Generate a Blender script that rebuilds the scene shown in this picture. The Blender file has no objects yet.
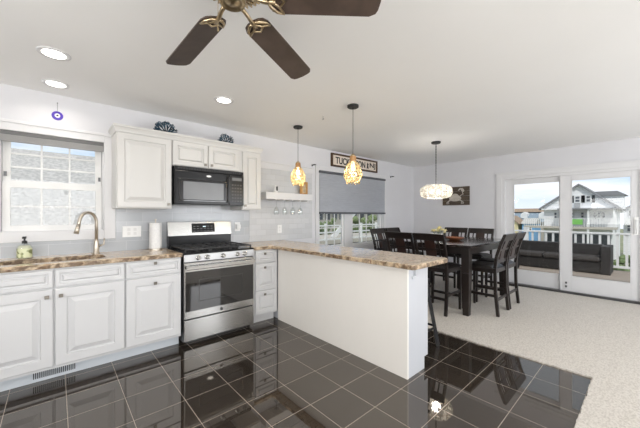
import bpy, bmesh, math, random
from mathutils import Vector, Matrix
random.seed(7)
PI = math.pi
S = bpy.context.scene
COL = S.collection

# ------------------------------------------------------------------ camera
CAM_F, CAM_CY, PHI, CAM_H = 295.04, 215.36, 0.8408, 1.2806
cd = bpy.data.cameras.new('camera'); cam = bpy.data.objects.new('camera', cd); COL.objects.link(cam)
cam.location = (0, 0, CAM_H)
cam.rotation_euler = (PI/2, 0, PHI - PI/2)
cd.sensor_width = 36; cd.lens = CAM_F/640*36; cd.shift_y = (CAM_CY-214)/640
cd.clip_start = .05; cd.clip_end = 500
S.camera = cam

# ------------------------------------------------------------------ world, light, exposure
S.view_settings.view_transform = 'Standard'; S.view_settings.look = 'None'
S.view_settings.gamma = 1; S.view_settings.exposure = 0.08
S.view_settings.use_curve_mapping = False
w = bpy.data.worlds.new('sky'); S.world = w; w.use_nodes = True
nt = w.node_tree; nt.nodes.clear()
def N(nt, t, **k):
    n = nt.nodes.new(t)
    for a, b in k.items(): setattr(n, a, b)
    return n
out = N(nt, 'ShaderNodeOutputWorld'); bg = N(nt, 'ShaderNodeBackground')
tc = N(nt, 'ShaderNodeTexCoord'); mp = N(nt, 'ShaderNodeMapping'); mp.inputs['Scale'].default_value = (1, 1, 4.5)
nz = N(nt, 'ShaderNodeTexNoise'); nz.inputs['Scale'].default_value = 2.2; nz.inputs['Detail'].default_value = 6
cr = N(nt, 'ShaderNodeValToRGB'); cr.color_ramp.elements[0].position = .53; cr.color_ramp.elements[1].position = .68
sp = N(nt, 'ShaderNodeSeparateXYZ'); gr = N(nt, 'ShaderNodeValToRGB')
gr.color_ramp.elements[0].position = 0.0; gr.color_ramp.elements[0].color = (.86, .91, .96, 1)
gr.color_ramp.elements[1].position = .13; gr.color_ramp.elements[1].color = (.40, .60, .84, 1)
_e = gr.color_ramp.elements.new(.36); _e.color = (.50, .56, .62, 1)
mx = N(nt, 'ShaderNodeMix', data_type='RGBA'); mx.inputs['B'].default_value = (.92, .94, .97, 1)
L = nt.links.new
L(tc.outputs['Generated'], mp.inputs['Vector']); L(mp.outputs[0], nz.inputs['Vector']); L(nz.outputs['Fac'], cr.inputs[0])
L(tc.outputs['Generated'], sp.inputs[0]); L(sp.outputs['Z'], gr.inputs[0])
L(gr.outputs[0], mx.inputs['A']); L(cr.outputs[0], mx.inputs['Factor'])
L(mx.outputs['Result'], bg.inputs['Color']); bg.inputs['Strength'].default_value = 1.15
L(bg.outputs[0], out.inputs['Surface'])

def area(name, loc, rot, sx, sy, power, col=(1, 1, 1)):
    d = bpy.data.lights.new(name, 'AREA'); d.shape = 'RECTANGLE'; d.size = sx; d.size_y = sy; d.energy = power; d.color = col
    o = bpy.data.objects.new(name, d); COL.objects.link(o); o.location = loc; o.rotation_euler = rot; return o
# fill lamps added at unseen windows behind the photographer, tilted up for the ceiling
TL = math.radians(28)
area('fill_lamp_rear', (0.2, -2.56, 1.45), (PI/2+TL*.55, 0, 0), 2.6, 1.5, 82, (.99, .985, .975))
area('fill_lamp_rear_dining', (3.9, -2.56, 1.45), (PI/2+TL*.25, 0, 0), 2.2, 1.5, 72, (.96, .975, 1))
area('fill_lamp_side', (-2.36, 0.3, 1.45), (PI/2+TL*1.8, 0, -PI/2), 2.4, 1.5, 92, (1, .975, .945))
sd = bpy.data.lights.new('sun', 'SUN'); sd.energy = 2.3; sd.angle = math.radians(3); sd.color = (1, .97, .92)
so = bpy.data.objects.new('sun', sd); COL.objects.link(so); so.rotation_euler = Vector((.62, .38, -.80)).to_track_quat('-Z', 'Y').to_euler()

# ------------------------------------------------------------------ materials
def nm(name, rough=.5, metal=0, col=(.8, .8, .8), spec=None, coat=0):
    m = bpy.data.materials.new(name); m.use_nodes = True
    b = m.node_tree.nodes['Principled BSDF']
    b.inputs['Base Color'].default_value = (*col, 1); b.inputs['Roughness'].default_value = rough; b.inputs['Metallic'].default_value = metal
    if spec is not None: b.inputs['Specular IOR Level'].default_value = spec
    if coat: b.inputs['Coat Weight'].default_value = coat; b.inputs['Coat Roughness'].default_value = .08
    return m, b
def varied(name, col, col2=None, scale=8, rough=.5, metal=0, bump=0, bscale=None, stretch=(1, 1, 1), detail=4, lo=.35, hi=.65, spec=None, coat=0, distort=0):
    m, b = nm(name, rough, metal, col, spec, coat); t = m.node_tree; l = t.links.new
    c = N(t, 'ShaderNodeTexCoord'); p = N(t, 'ShaderNodeMapping'); p.inputs['Scale'].default_value = stretch
    l(c.outputs['Object'], p.inputs[0])
    n = N(t, 'ShaderNodeTexNoise'); n.inputs['Scale'].default_value = scale; n.inputs['Detail'].default_value = detail; n.inputs['Distortion'].default_value = distort
    l(p.outputs[0], n.inputs['Vector'])
    col2 = col2 or tuple(x*.93 for x in col)
    r = N(t, 'ShaderNodeValToRGB'); r.color_ramp.elements[0].position = lo; r.color_ramp.elements[1].position = hi
    r.color_ramp.elements[0].color = (*col2, 1); r.color_ramp.elements[1].color = (*col, 1)
    l(n.outputs['Fac'], r.inputs[0]); l(r.outputs[0], b.inputs['Base Color'])
    if bump:
        n2 = N(t, 'ShaderNodeTexNoise'); n2.inputs['Scale'].default_value = bscale or scale*4; n2.inputs['Detail'].default_value = 3
        l(p.outputs[0], n2.inputs['Vector'])
        bp = N(t, 'ShaderNodeBump'); bp.inputs['Strength'].default_value = bump; bp.inputs['Distance'].default_value = .01
        l(n2.outputs['Fac'], bp.inputs['Height']); l(bp.outputs[0], b.inputs['Normal'])
    return m
def tiles(name, c1, c2, mortar, w_, h_, msize, rough, offset=0, axis='XY', shift=(0, 0), bump=.3, spec=None, mrough=None):
    m, b = nm(name, rough, 0, c1, spec); t = m.node_tree; l = t.links.new
    g = N(t, 'ShaderNodeNewGeometry'); s = N(t, 'ShaderNodeSeparateXYZ'); cx = N(t, 'ShaderNodeCombineXYZ')
    l(g.outputs['Position'], s.inputs[0]); l(s.outputs[axis[0]], cx.inputs[0]); l(s.outputs[axis[1]], cx.inputs[1])
    p = N(t, 'ShaderNodeMapping'); p.inputs['Location'].default_value = (-shift[0], -shift[1], 0); l(cx.outputs[0], p.inputs[0])
    k = N(t, 'ShaderNodeTexBrick'); k.offset = offset; k.inputs['Scale'].default_value = 1
    k.inputs['Brick Width'].default_value = w_; k.inputs['Row Height'].default_value = h_
    k.inputs['Mortar Size'].default_value = msize; k.inputs['Mortar Smooth'].default_value = .2
    k.inputs['Color1'].default_value = (*c1, 1); k.inputs['Color2'].default_value = (*c2, 1); k.inputs['Mortar'].default_value = (*mortar, 1)
    l(p.outputs[0], k.inputs['Vector']); l(k.outputs['Color'], b.inputs['Base Color'])
    if mrough is not None:
        mr = N(t, 'ShaderNodeMapRange'); mr.inputs['To Min'].default_value = rough; mr.inputs['To Max'].default_value = mrough
        l(k.outputs['Fac'], mr.inputs[0]); l(mr.outputs[0], b.inputs['Roughness'])
    bp = N(t, 'ShaderNodeBump'); bp.invert = True; bp.inputs['Strength'].default_value = bump; bp.inputs['Distance'].default_value = .002
    l(k.outputs['Fac'], bp.inputs['Height']); l(bp.outputs[0], b.inputs['Normal'])
    return m
def emit(name, col, st):
    m = bpy.data.materials.new(name); m.use_nodes = True; t = m.node_tree; t.nodes.clear()
    o = N(t, 'ShaderNodeOutputMaterial'); e = N(t, 'ShaderNodeEmission'); e.inputs[0].default_value = (*col, 1); e.inputs[1].default_value = st
    t.links.new(e.outputs[0], o.inputs[0]); return m
def thin_glass(name, tint=(1, 1, 1), gloss=.08, rough=.02, extra=None, extra_w=0):
    m = bpy.data.materials.new(name); m.use_nodes = True; t = m.node_tree; t.nodes.clear(); l = t.links.new
    o = N(t, 'ShaderNodeOutputMaterial'); a = N(t, 'ShaderNodeBsdfTransparent'); a.inputs[0].default_value = (*tint, 1)
    g = N(t, 'ShaderNodeBsdfGlossy'); g.inputs['Roughness'].default_value = rough
    f = N(t, 'ShaderNodeMixShader'); f.inputs[0].default_value = gloss
    l(a.outputs[0], f.inputs[1]); l(g.outputs[0], f.inputs[2]); last = f
    if extra is not None:
        d = N(t, 'ShaderNodeBsdfTranslucent'); d.inputs[0].default_value = (*extra, 1)
        f2 = N(t, 'ShaderNodeMixShader'); f2.inputs[0].default_value = extra_w
        l(last.outputs[0], f2.inputs[1]); l(d.outputs[0], f2.inputs[2]); last = f2
    l(last.outputs[0], o.inputs[0]); return m

M = {}
M['wall'] = varied('wall_paint', (.68, .68, .705), (.665, .665, .69), 3, .7, bump=.05, bscale=160)
M['ceil'] = varied('ceiling_paint', (.905, .905, .90), (.895, .895, .89), 2, .75, bump=.05, bscale=120)
M['trim'] = varied('trim_paint', (.70, .70, .71), (.69, .69, .70), 5, .4)
M['cab'] = varied('cabinet_paint', (.61, .60, .582), (.60, .59, .572), 4, .35, coat=.1)
M['cab_low'] = varied('base_cabinet_paint', (.66, .66, .665), (.65, .65, .655), 4, .35, coat=.1)
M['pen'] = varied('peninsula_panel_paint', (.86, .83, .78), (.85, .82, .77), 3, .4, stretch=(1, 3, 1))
M['pen_end'] = varied('peninsula_end_darkened', (.56, .575, .61), (.55, .565, .60), 3, .4)  # bluish-grey, also darkened in colour to offset the rear lamp's light on this end
M['toe'] = varied('toe_kick_paint', (.62, .66, .70), (.60, .64, .68), 6, .35)
M['floor'] = tiles('polished_black_tile', (.030, .024, .019), (.042, .033, .026), (.42, .36, .30), .3068, .3068, .0018, .022, 0, 'XY', (.055, .303), .12, 1.0, .5)
_b = M['floor'].node_tree.nodes['Principled BSDF']; _b.inputs['IOR'].default_value = 1.62; _b.inputs['Specular Tint'].default_value = (1, .93, .86, 1)
M['tile_grey'] = tiles('grey_backsplash_tile', (.42, .44, .465), (.50, .52, .545), (.60, .61, .63), .30, .10, .0016, .16, .5, 'XZ', (.1, .914), .4)
M['tile_white'] = tiles('white_wall_tile', (.58, .59, .605), (.63, .64, .655), (.52, .53, .54), .16, .08, .002, .14, .5, 'XZ', (.0, .914), .6)
M['carpet'] = varied('beige_carpet', (.735, .69, .63), (.54, .495, .44), 58, .95, bump=.9, bscale=130, stretch=(1, 1.6, 1), detail=6, lo=.3, hi=.6)
M['chrome'] = varied('brushed_steel', (.52, .515, .50), (.505, .50, .485), 1, .22, 1, stretch=(.2, .2, 6), detail=1)
M['steel_panel'] = varied('satin_steel_panel', (.36, .355, .35), (.35, .345, .34), 1, .36, 1, detail=1)
M['steel_dark'] = varied('dark_steel', (.12, .12, .125), (.09, .09, .09), 5, .3, .8)
M['nickel'] = varied('brushed_nickel', (.66, .60, .52), (.60, .54, .46), 10, .4, 1)
M['black'] = varied('black_enamel', (.012, .012, .013), (.010, .010, .011), 6, .2, spec=.25)
M['iron'] = varied('cast_iron', (.03, .03, .032), (.02, .02, .02), 30, .5)
M['oven'] = varied('oven_glass', (.025, .023, .022), (.015, .014, .013), 3, .04, spec=.8)
M['mwin'] = varied('microwave_window_mesh', (.17, .175, .18), (.15, .155, .16), 4, .25)
M['wood'] = varied('espresso_wood', (.016, .010, .008), (.010, .007, .006), 12, .32, stretch=(1, 1, .15), coat=.12)
M['wood_red'] = varied('mahogany_splat_wood', (.034, .014, .010), (.018, .009, .007), 12, .3, stretch=(1, 1, .15), coat=.15)
M['tabletop'] = varied('tabletop_wood', (.024, .015, .012), (.014, .009, .008), 10, .16, stretch=(.2, 1, 1), coat=.3)
M['leather'] = varied('black_leather', (.022, .018, .017), (.014, .012, .011), 40, .35, bump=.2)
M['blade'] = varied('walnut_fan_blade', (.085, .058, .045), (.055, .037, .029), 9, .5, stretch=(1, 1, 1), bump=.05)
M['knobmetal'] = varied('dark_nickel_knob', (.26, .24, .21), (.20, .185, .16), 10, .28, 1)
M['brass'] = varied('antique_brass', (.62, .50, .33), (.40, .31, .19), 25, .28, 1)
M['shade'] = varied('grey_shade_fabric', (.56, .58, .62), (.50, .52, .56), 30, .9, bump=.3, bscale=200, stretch=(.3, 1, 3))
M['blindgrey'] = varied('blind_rail_grey', (.13, .13, .13), None, 8, .5)
M['blindgrey2'] = varied('blind_slat_grey', (.36, .355, .35), None, 8, .5)
M['shade_rail'] = varied('shade_rail', (.10, .105, .12), None, 8, .5)
M['navy'] = varied('dark_blue_metal', (.03, .09, .14), (.012, .02, .028), 25, .35, .4)
M['glass'] = thin_glass('window_glass', (.98, .985, .99), .018)
M['clear'] = thin_glass('clear_glass', (.93, .95, .95), .16, .03)
M['amber'] = thin_glass('champagne_glass', (1, .90, .66), .14, .06, (1, .88, .58), .05)
M['pwood'] = varied('light_wood_cap', (.50, .27, .10), (.38, .19, .07), 20, .5)
M['bulb'] = emit('bulb_glow', (1, .88, .66), 6)
M['bulb_white'] = emit('soft_white_bulb_glow', (1, .93, .82), 4)
M['led'] = emit('recessed_lamp_glow', (1, .95, .88), 6)
M['capiz'] = varied('capiz_shell', (.92, .90, .85), (.62, .56, .46), 60, .4, lo=.42, hi=.5)
_t = M['capiz'].node_tree; _b = _t.nodes['Principled BSDF']; _tr = N(_t, 'ShaderNodeBsdfTranslucent'); _tr.inputs[0].default_value = (.97, .96, .93, 1)
_m = N(_t, 'ShaderNodeMixShader'); _m.inputs[0].default_value = .3; _o = [n for n in _t.nodes if n.type == 'OUTPUT_MATERIAL'][0]
_t.links.new(_b.outputs[0], _m.inputs[1]); _t.links.new(_tr.outputs[0], _m.inputs[2]); _t.links.new(_m.outputs[0], _o.inputs['Surface'])
M['white'] = varied('white_plastic', (.86, .86, .85), None, 5, .35)
M['sock'] = varied('socket_grey', (.74, .74, .73), None, 5, .4)
M['paper'] = varied('paper_towel', (.88, .88, .87), (.80, .80, .80), 50, .9, bump=.4)
M['signface'] = varied('sign_face', (.80, .71, .62), (.72, .63, .54), 12, .7)
M['signframe'] = varied('sign_frame_wood', (.10, .055, .028), (.05, .028, .015), 14, .6)
M['ink'] = varied('black_ink', (.02, .02, .02), None, 5, .6)
M['crabboard'] = varied('weathered_board', (.115, .085, .06), (.06, .045, .032), 14, .7, stretch=(1, .3, 3))
M['crab'] = varied('pale_crab_paint', (.62, .58, .52), (.48, .44, .39), 20, .7)
M['blueeye'] = varied('cobalt_glass', (.09, .05, .42), None, 8, .15)
M['soap'] = varied('soap_label', (.74, .76, .50), (.24, .27, .10), 26, .4, lo=.40, hi=.50, detail=1)
M['orange'] = varied('orange_wood', (.55, .30, .09), (.40, .2, .06), 14, .6)
M['petal'] = varied('yellow_petal', (.85, .74, .30), (.86, .84, .66), 30, .6)
M['leaf'] = varied('leaf_green', (.10, .17, .05), None, 20, .6)
M['terracotta'] = varied('reddish_wood_bowl', (.30, .11, .045), (.20, .07, .03), 12, .35)
M['wicker'] = varied('dark_wicker', (.022, .018, .016), (.010, .008, .007), 60, .6, bump=.6, stretch=(1, 1, 4))
M['cushion'] = varied('charcoal_cushion', (.045, .038, .034), None, 20, .8)
M['deck'] = tiles('weathered_deck_boards', (.30, .25, .205), (.35, .29, .24), (.12, .10, .09), 6, .14, .004, .8, .5, 'YX', (0, 0), .3)
M['vinyl'] = varied('white_vinyl', (.80, .80, .79), None, 4, .45)
M['siding'] = tiles('white_lap_siding', (.84, .84, .85), (.82, .82, .83), (.58, .58, .60), 8, .22, .012, .6, .5, 'YZ', (0, 0), .5)
M['sidingx'] = tiles('white_lap_siding_side', (.82, .82, .83), (.80, .80, .81), (.56, .56, .58), 8, .22, .012, .6, .5, 'XZ', (0, 0), .5)
M['roof'] = varied('grey_shingles', (.27, .27, .28), (.18, .18, .19), 30, .9)
M['roof_blue'] = varied('blue_grey_shingles', (.27, .34, .40), (.21, .27, .33), 12, .9)
M['roof_brown'] = varied('brown_shingles', (.38, .28, .20), (.29, .21, .15), 12, .9)
M['roof_light'] = varied('pale_shake_roof', (.60, .575, .545), (.43, .415, .395), 16, .9, bump=.6, bscale=40, stretch=(1, 1, 1.6), detail=8, lo=.38, hi=.62)
M['yellow'] = varied('yellow_siding', (.75, .66, .40), None, 6, .7)
M['blue'] = varied('blue_siding', (.20, .42, .68), None, 6, .7)
M['tan'] = varied('tan_siding', (.50, .46, .40), None, 6, .7)
M['darkwin'] = varied('dark_window_glass', (.06, .07, .08), (.10, .11, .13), 5, .1)
M['shutter'] = varied('black_shutter', (.02, .022, .025), None, 5, .6)
M['green'] = varied('green_awning_cloth', (.22, .55, .12), (.16, .45, .09), 12, .8)
M['grass'] = varied('marsh_grass', (.20, .23, .12), (.33, .32, .22), .6, .95, detail=8)
M['bush'] = varied('bush_leaves', (.10, .15, .06), (.22, .27, .13), 6, .9, detail=8)
M['grout'] = varied('stool_black_metal', (.02, .02, .022), None, 8, .35, .6)

def granite():
    m, b = nm('granite', .14, 0, (.6, .5, .4)); t = m.node_tree; l = t.links.new
    c = N(t, 'ShaderNodeTexCoord'); p = N(t, 'ShaderNodeMapping'); p.inputs['Rotation'].default_value = (0, 0, .5); p.inputs['Scale'].default_value = (1, 2.6, 1.4)
    l(c.outputs['Object'], p.inputs[0])
    a = N(t, 'ShaderNodeTexNoise'); a.inputs['Scale'].default_value = 4.5; a.inputs['Detail'].default_value = 9; a.inputs['Roughness'].default_value = .7; a.inputs['Distortion'].default_value = 1.6
    l(p.outputs[0], a.inputs['Vector'])
    r = N(t, 'ShaderNodeValToRGB'); e = r.color_ramp.elements
    e[0].position = .24; e[0].color = (.07, .045, .035, 1); e[1].position = .74; e[1].color = (.52, .43, .34, 1)
    for ps, cc in ((.34, (.20, .115, .075, 1)), (.40, (.52, .37, .23, 1)), (.50, (.68, .55, .40, 1)), (.60, (.40, .31, .20, 1)), (.66, (.66, .54, .40, 1))):
        x = e.new(ps); x.color = cc
    l(a.outputs['Fac'], r.inputs[0])
    v = N(t, 'ShaderNodeTexNoise'); v.inputs['Scale'].default_value = 60; v.inputs['Detail'].default_value = 3; l(c.outputs['Object'], v.inputs['Vector'])
    r2 = N(t, 'ShaderNodeValToRGB'); r2.color_ramp.elements[0].position = .30; r2.color_ramp.elements[1].position = .42; r2.color_ramp.elements[0].color = (.35, .3, .27, 1)
    l(v.outputs['Fac'], r2.inputs[0])
    x = N(t, 'ShaderNodeMix', data_type='RGBA', blend_type='MULTIPLY'); x.inputs['Factor'].default_value = .8
    l(r.outputs[0], x.inputs['A']); l(r2.outputs[0], x.inputs['B']); l(x.outputs['Result'], b.inputs['Base Color'])
    return m
M['granite'] = granite()
def granite_edge():
    m = M['granite'].copy(); m.name = 'granite_chiselled_edge'; t = m.node_tree
    b = t.nodes['Principled BSDF']; b.inputs['Roughness'].default_value = .45
    n = N(t, 'ShaderNodeTexNoise'); n.inputs['Scale'].default_value = 22; n.inputs['Detail'].default_value = 4
    c = N(t, 'ShaderNodeTexCoord'); t.links.new(c.outputs['Object'], n.inputs['Vector'])
    r = N(t, 'ShaderNodeValToRGB'); r.color_ramp.elements[0].position = .42; r.color_ramp.elements[1].position = .60
    r.color_ramp.elements[0].color = (.30, .25, .21, 1); r.color_ramp.elements[1].color = (.90, .87, .83, 1); t.links.new(n.outputs['Fac'], r.inputs[0])
    src = b.inputs['Base Color'].links[0].from_socket; x = N(t, 'ShaderNodeMix', data_type='RGBA', blend_type='MULTIPLY'); x.inputs['Factor'].default_value = 1
    t.links.new(src, x.inputs['A']); t.links.new(r.outputs[0], x.inputs['B']); t.links.new(x.outputs['Result'], b.inputs['Base Color'])
    return m
M['granite_edge'] = granite_edge()

# ------------------------------------------------------------------ geometry helpers
def box(bm, x0, x1, y0, y1, z0, z1):
    v = [bm.verts.new((x, y, z)) for z in (z0, z1) for y in (y0, y1) for x in (x0, x1)]
    for f in ((0, 2, 3, 1), (4, 5, 7, 6), (0, 1, 5, 4), (2, 6, 7, 3), (0, 4, 6, 2), (1, 3, 7, 5)): bm.faces.new([v[i] for i in f])
def bar(bm, p0, p1, wx, wy, up=(0, 1, 0), w2=None):
    p0, p1 = Vector(p0), Vector(p1); d = (p1-p0).normalized(); u = Vector(up)
    a = d.cross(u)
    if a.length < 1e-3: a = d.cross(Vector((1, 0, 0)))
    a.normalize(); b = a.cross(d).normalized(); vs = []
    for p, sc in ((p0, 1), (p1, w2 or 1)):
        for s, t in ((-1, -1), (1, -1), (1, 1), (-1, 1)): vs.append(bm.verts.new(p + a*s*wx/2*sc + b*t*wy/2*sc))
    bm.faces.new(vs[3::-1]); bm.faces.new(vs[4:])
    for i in range(4): bm.faces.new((vs[i], vs[(i+1) % 4], vs[4+(i+1) % 4], vs[4+i]))
def tube(bm, pts, r, seg=8, cap=True):
    pts = [Vector(p) for p in pts]; n = len(pts); rs = r if isinstance(r, (list, tuple)) else [r]*n
    prev = None; rings = []
    for i, p in enumerate(pts):
        d = (pts[min(i+1, n-1)] - pts[max(i-1, 0)]).normalized()
        if prev is None:
            a = d.cross(Vector((0, 0, 1)))
            if a.length < 1e-3: a = Vector((1, 0, 0))
        else: a = prev - d*prev.dot(d)
        a.normalize(); prev = a; b = d.cross(a)
        rings.append([bm.verts.new(p + (a*math.cos(2*PI*k/seg) + b*math.sin(2*PI*k/seg))*rs[i]) for k in range(seg)])
    for i in range(n-1):
        for k in range(seg): bm.faces.new((rings[i][k], rings[i][(k+1) % seg], rings[i+1][(k+1) % seg], rings[i+1][k]))
    if cap: bm.faces.new(rings[0][::-1]); bm.faces.new(rings[-1])
def lathe(bm, prof, c=(0, 0, 0), seg=24, axis='Z', cap=True):
    rings = []
    for r, z in prof:
        ring = []
        for k in range(seg):
            a = 2*PI*k/seg; x, y = r*math.cos(a), r*math.sin(a)
            q = (x, y, z) if axis == 'Z' else ((x, z, y) if axis == 'Y' else (z, x, y))
            ring.append(bm.verts.new((c[0]+q[0], c[1]+q[1], c[2]+q[2])))
        rings.append(ring)
    for i in range(len(rings)-1):
        for k in range(seg): bm.faces.new((rings[i][k], rings[i][(k+1) % seg], rings[i+1][(k+1) % seg], rings[i+1][k]))
    if cap: bm.faces.new(rings[0][::-1]); bm.faces.new(rings[-1])
def prism(bm, poly, d0, d1, plane='XY'):
    def q(u, v, d): return {'XY': (u, v, d), 'XZ': (u, d, v), 'YZ': (d, u, v)}[plane]
    a = [bm.verts.new(q(u, v, d0)) for u, v in poly]; b = [bm.verts.new(q(u, v, d1)) for u, v in poly]
    bm.faces.new(a[::-1]); bm.faces.new(b)
    n = len(poly)
    for i in range(n): bm.faces.new((a[i], a[(i+1) % n], b[(i+1) % n], b[i]))
def frame(bm, u0, u1, v0, v1, t, d0, d1, plane='XZ', tb=None, tt=None):
    tb = t if tb is None else tb; tt = t if tt is None else tt
    def bx(a0, a1, b0, b1):
        if plane == 'XZ': box(bm, a0, a1, d0, d1, b0, b1)
        else: box(bm, d0, d1, a0, a1, b0, b1)
    bx(u0, u0+t, v0, v1); bx(u1-t, u1, v0, v1); bx(u0+t, u1-t, v0, v0+tb); bx(u0+t, u1-t, v1-tt, v1)

def mk(name, bm, mat, parent=None, bevel=0, smooth=False, world=True):
    """link bm as one mesh object; with a parent, geometry given in world space is moved into its local space"""
    bmesh.ops.recalc_face_normals(bm, faces=bm.faces)
    if parent is not None and world:
        off = WL[parent.name]
        for v in bm.verts: v.co -= off
        my = off
    me = bpy.data.meshes.new(name); bm.to_mesh(me); bm.free()
    if isinstance(mat, str): mat = M[mat]
    me.materials.append(mat)
    if smooth:
        for p in me.polygons: p.use_smooth = True
    o = bpy.data.objects.new(name, me); COL.objects.link(o)
    if parent is not None: o.parent = parent
    WL[o.name] = WL[parent.name].copy() if (parent is not None and world) else Vector((0, 0, 0))
    if bevel:
        b = o.modifiers.new('bevel', 'BEVEL'); b.width = bevel; b.segments = 2; b.limit_method = 'ANGLE'
    return o
WL = {}
def thing(name, label, cat, loc=(0, 0, 0), rz=0, group=None):
    o = bpy.data.objects.new(name, None); COL.objects.link(o); o.location = loc; o.rotation_euler = (0, 0, rz); o.empty_display_size = .1
    WL[o.name] = Vector(loc)
    tag(o, label, cat, group); return o
def tag(o, label, cat, group=None, kind=None):
    o['label'] = label; o['category'] = cat
    if group: o['group'] = group
    if kind: o['kind'] = kind
    return o
def st(o): o['kind'] = 'structure'; return o
def base(o, loc):
    """move a one-mesh object's origin to loc"""
    v = Vector(loc)
    for q in o.data.vertices: q.co -= v
    o.location = v; return o
def dup(r, loc, rz, label, group=None):
    c = r.copy(); COL.objects.link(c); c.location = loc; c.rotation_euler = (0, 0, rz); c['label'] = label
    if group: c['group'] = group
    WL[c.name] = Vector(loc)
    def rec(a, b):
        for ch in list(a.children):
            d = ch.copy(); COL.objects.link(d); d.parent = b; rec(ch, d)
    rec(r, c); return c
def B(): return bmesh.new()

D, XE, ZC = 3.67, 6.21, 2.40
XW, YS = -2.4, -2.6

# ================================================================== SETTING
b = B(); box(b, XW, 3.135, .303, D, -.12, 0); st(mk('floor', b, 'floor'))
b = B(); _p = [(XW, YS), (XE, YS), (XE, D), (3.135, D)]
_n = 240; _p += [(3.137+random.uniform(-.007, .004), D+(.303-D)*(k+.5)/_n) for k in range(_n)]
_n = 260; _p += [(3.135+(XW-3.135)*(k+.5)/_n, .300+random.uniform(-.008, .006)) for k in range(_n)] + [(XW, .303)]
prism(b, _p, -.12, .012); st(mk('floor_carpet', b, 'carpet'))
b = B(); box(b, XW, XE+.16, YS, D+.12, ZC, ZC+.12); st(mk('ceiling', b, 'ceil'))
# north (kitchen) wall with two window openings
def wall_boxes(bm, u0, u1, z0, z1, holes, d0, d1, plane):
    us = sorted({u0, u1, *[h[0] for h in holes], *[h[1] for h in holes]})
    def bx(a0, a1, c0, c1):
        if plane == 'XZ': box(bm, a0, a1, d0, d1, c0, c1)
        else: box(bm, d0, d1, a0, a1, c0, c1)
    for a0, a1 in zip(us, us[1:]):
        hs = [h for h in holes if h[0] <= a0+1e-6 and h[1] >= a1-1e-6]
        if not hs: bx(a0, a1, z0, z1)
        else:
            h = hs[0]
            if h[2] > z0: bx(a0, a1, z0, h[2])
            if h[3] < z1: bx(a0, a1, h[3], z1)
KW = (-.36, .36, 1.13, 2.01); DW = (3.25, 5.03, .70, 2.03)
b = B(); wall_boxes(b, XW, XE+.14, -.12, ZC, [KW, DW], D, D+.14, 'XZ'); st(mk('wall_north', b, 'wall'))
SD = (.05, 1.84, .0, 1.98)
b = B(); wall_boxes(b, YS, D, -.12, ZC, [SD], XE, XE+.14, 'YZ'); st(mk('wall_east', b, 'wall'))
RW = [(-1.1, 1.5, .7, 2.2), (2.8, 5.0, .7, 2.2)]
b = B(); wall_boxes(b, XW, XE+.14, -.12, ZC, RW, YS-.14, YS, 'XZ'); st(mk('wall_south', b, 'wall'))
b = B(); wall_boxes(b, YS-.14, D+.14, -.12, ZC, [(-.9, 1.5, .7, 2.2)], XW-.14, XW, 'YZ'); st(mk('wall_west', b, 'wall'))

# tiled areas
b = B(); box(b, -1.6, -.455, D-.008, D, .914, 1.35); box(b, -.455, .455, D-.008, D, .914, 1.045); box(b, .455, 1.976, D-.008, D, .914, 1.42)
st(mk('trim_3', b, 'tile_grey'))
b = B(); box(b, 1.976, 3.10, D-.012, D, .914, 1.95); st(mk('trim_4', b, 'tile_white'))
b = B(); box(b, 1.98, 3.12, D-.022, D, 1.95, 2.035); box(b, 1.98, 3.13, D-.035, D, 2.035, 2.05); st(mk('trim_1', b, 'trim', bevel=.003))
b = B(); box(b, 3.12, XE, D-.014, D, .012, .11); st(mk('baseboard_north', b, 'trim', bevel=.004))
b = B(); box(b, XE-.014, XE, 1.935, D-.014, .012, .11); st(mk('baseboard_east', b, 'trim', bevel=.004))

# ---- kitchen window
b = B()
frame(b, -.455, .455, 1.045, 2.095, .095, D-.022, D, 'XZ', tb=.09, tt=.085)
box(b, -.47, .47, D-.034, D, 2.075, 2.10)
frame(b, -.36, .36, 1.13, 2.01, .012, D, D+.10, 'XZ')
w1 = st(mk('window_1', b, 'trim', bevel=.003))
def sash(name, x0, x1, z0, z1, y, parent, nx, nz, t=.045, mt=.014):
    b = B(); frame(b, x0, x1, z0, z1, t, y, y+.03, 'XZ')
    for i in range(1, nx):
        x = x0+t+(x1-x0-2*t)*i/nx; box(b, x-mt/2, x+mt/2, y+.008, y+.022, z0+t, z1-t)
    for i in range(1, nz):
        z = z0+t+(z1-z0-2*t)*i/nz; box(b, x0+t, x1-t, y+.007, y+.021, z-mt/2, z+mt/2)
    s = mk('window_sash', b, 'vinyl', parent, world=False)
    b = B(); box(b, x0+t, x1-t, y+.013, y+.016, z0+t, z1-t); mk('window_pane', b, 'glass', s, world=False)
sash('s', -.345, .345, 1.142, 1.575, D+.03, w1, 3, 2, .05)
sash('s', -.345, .345, 1.54, 1.998, D+.065, w1, 3, 3, .05)
b = B(); box(b, .315, .335, D+.018, D+.03, 1.62, 1.66); box(b, -.335, -.315, D+.018, D+.03, 1.62, 1.66); mk('sash_lock', b, 'steel_dark', w1, world=False)
t = thing('window_blind', 'grey blind pulled all the way up at top of the sink window', 'blind', (0, D+.01, 1.92))
b = B(); box(b, -.355, .355, D-.018, D+.022, 1.975, 2.008); mk('head_rail', b, M['blindgrey'], t, bevel=.003)
b = B()
for i in range(9): box(b, -.355, .355, D-.020+.003*(i % 2), D+.020, 1.918+i*.0063, 1.9228+i*.0063)
mk('folded_slats', b, M['blindgrey2'], t)

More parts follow.
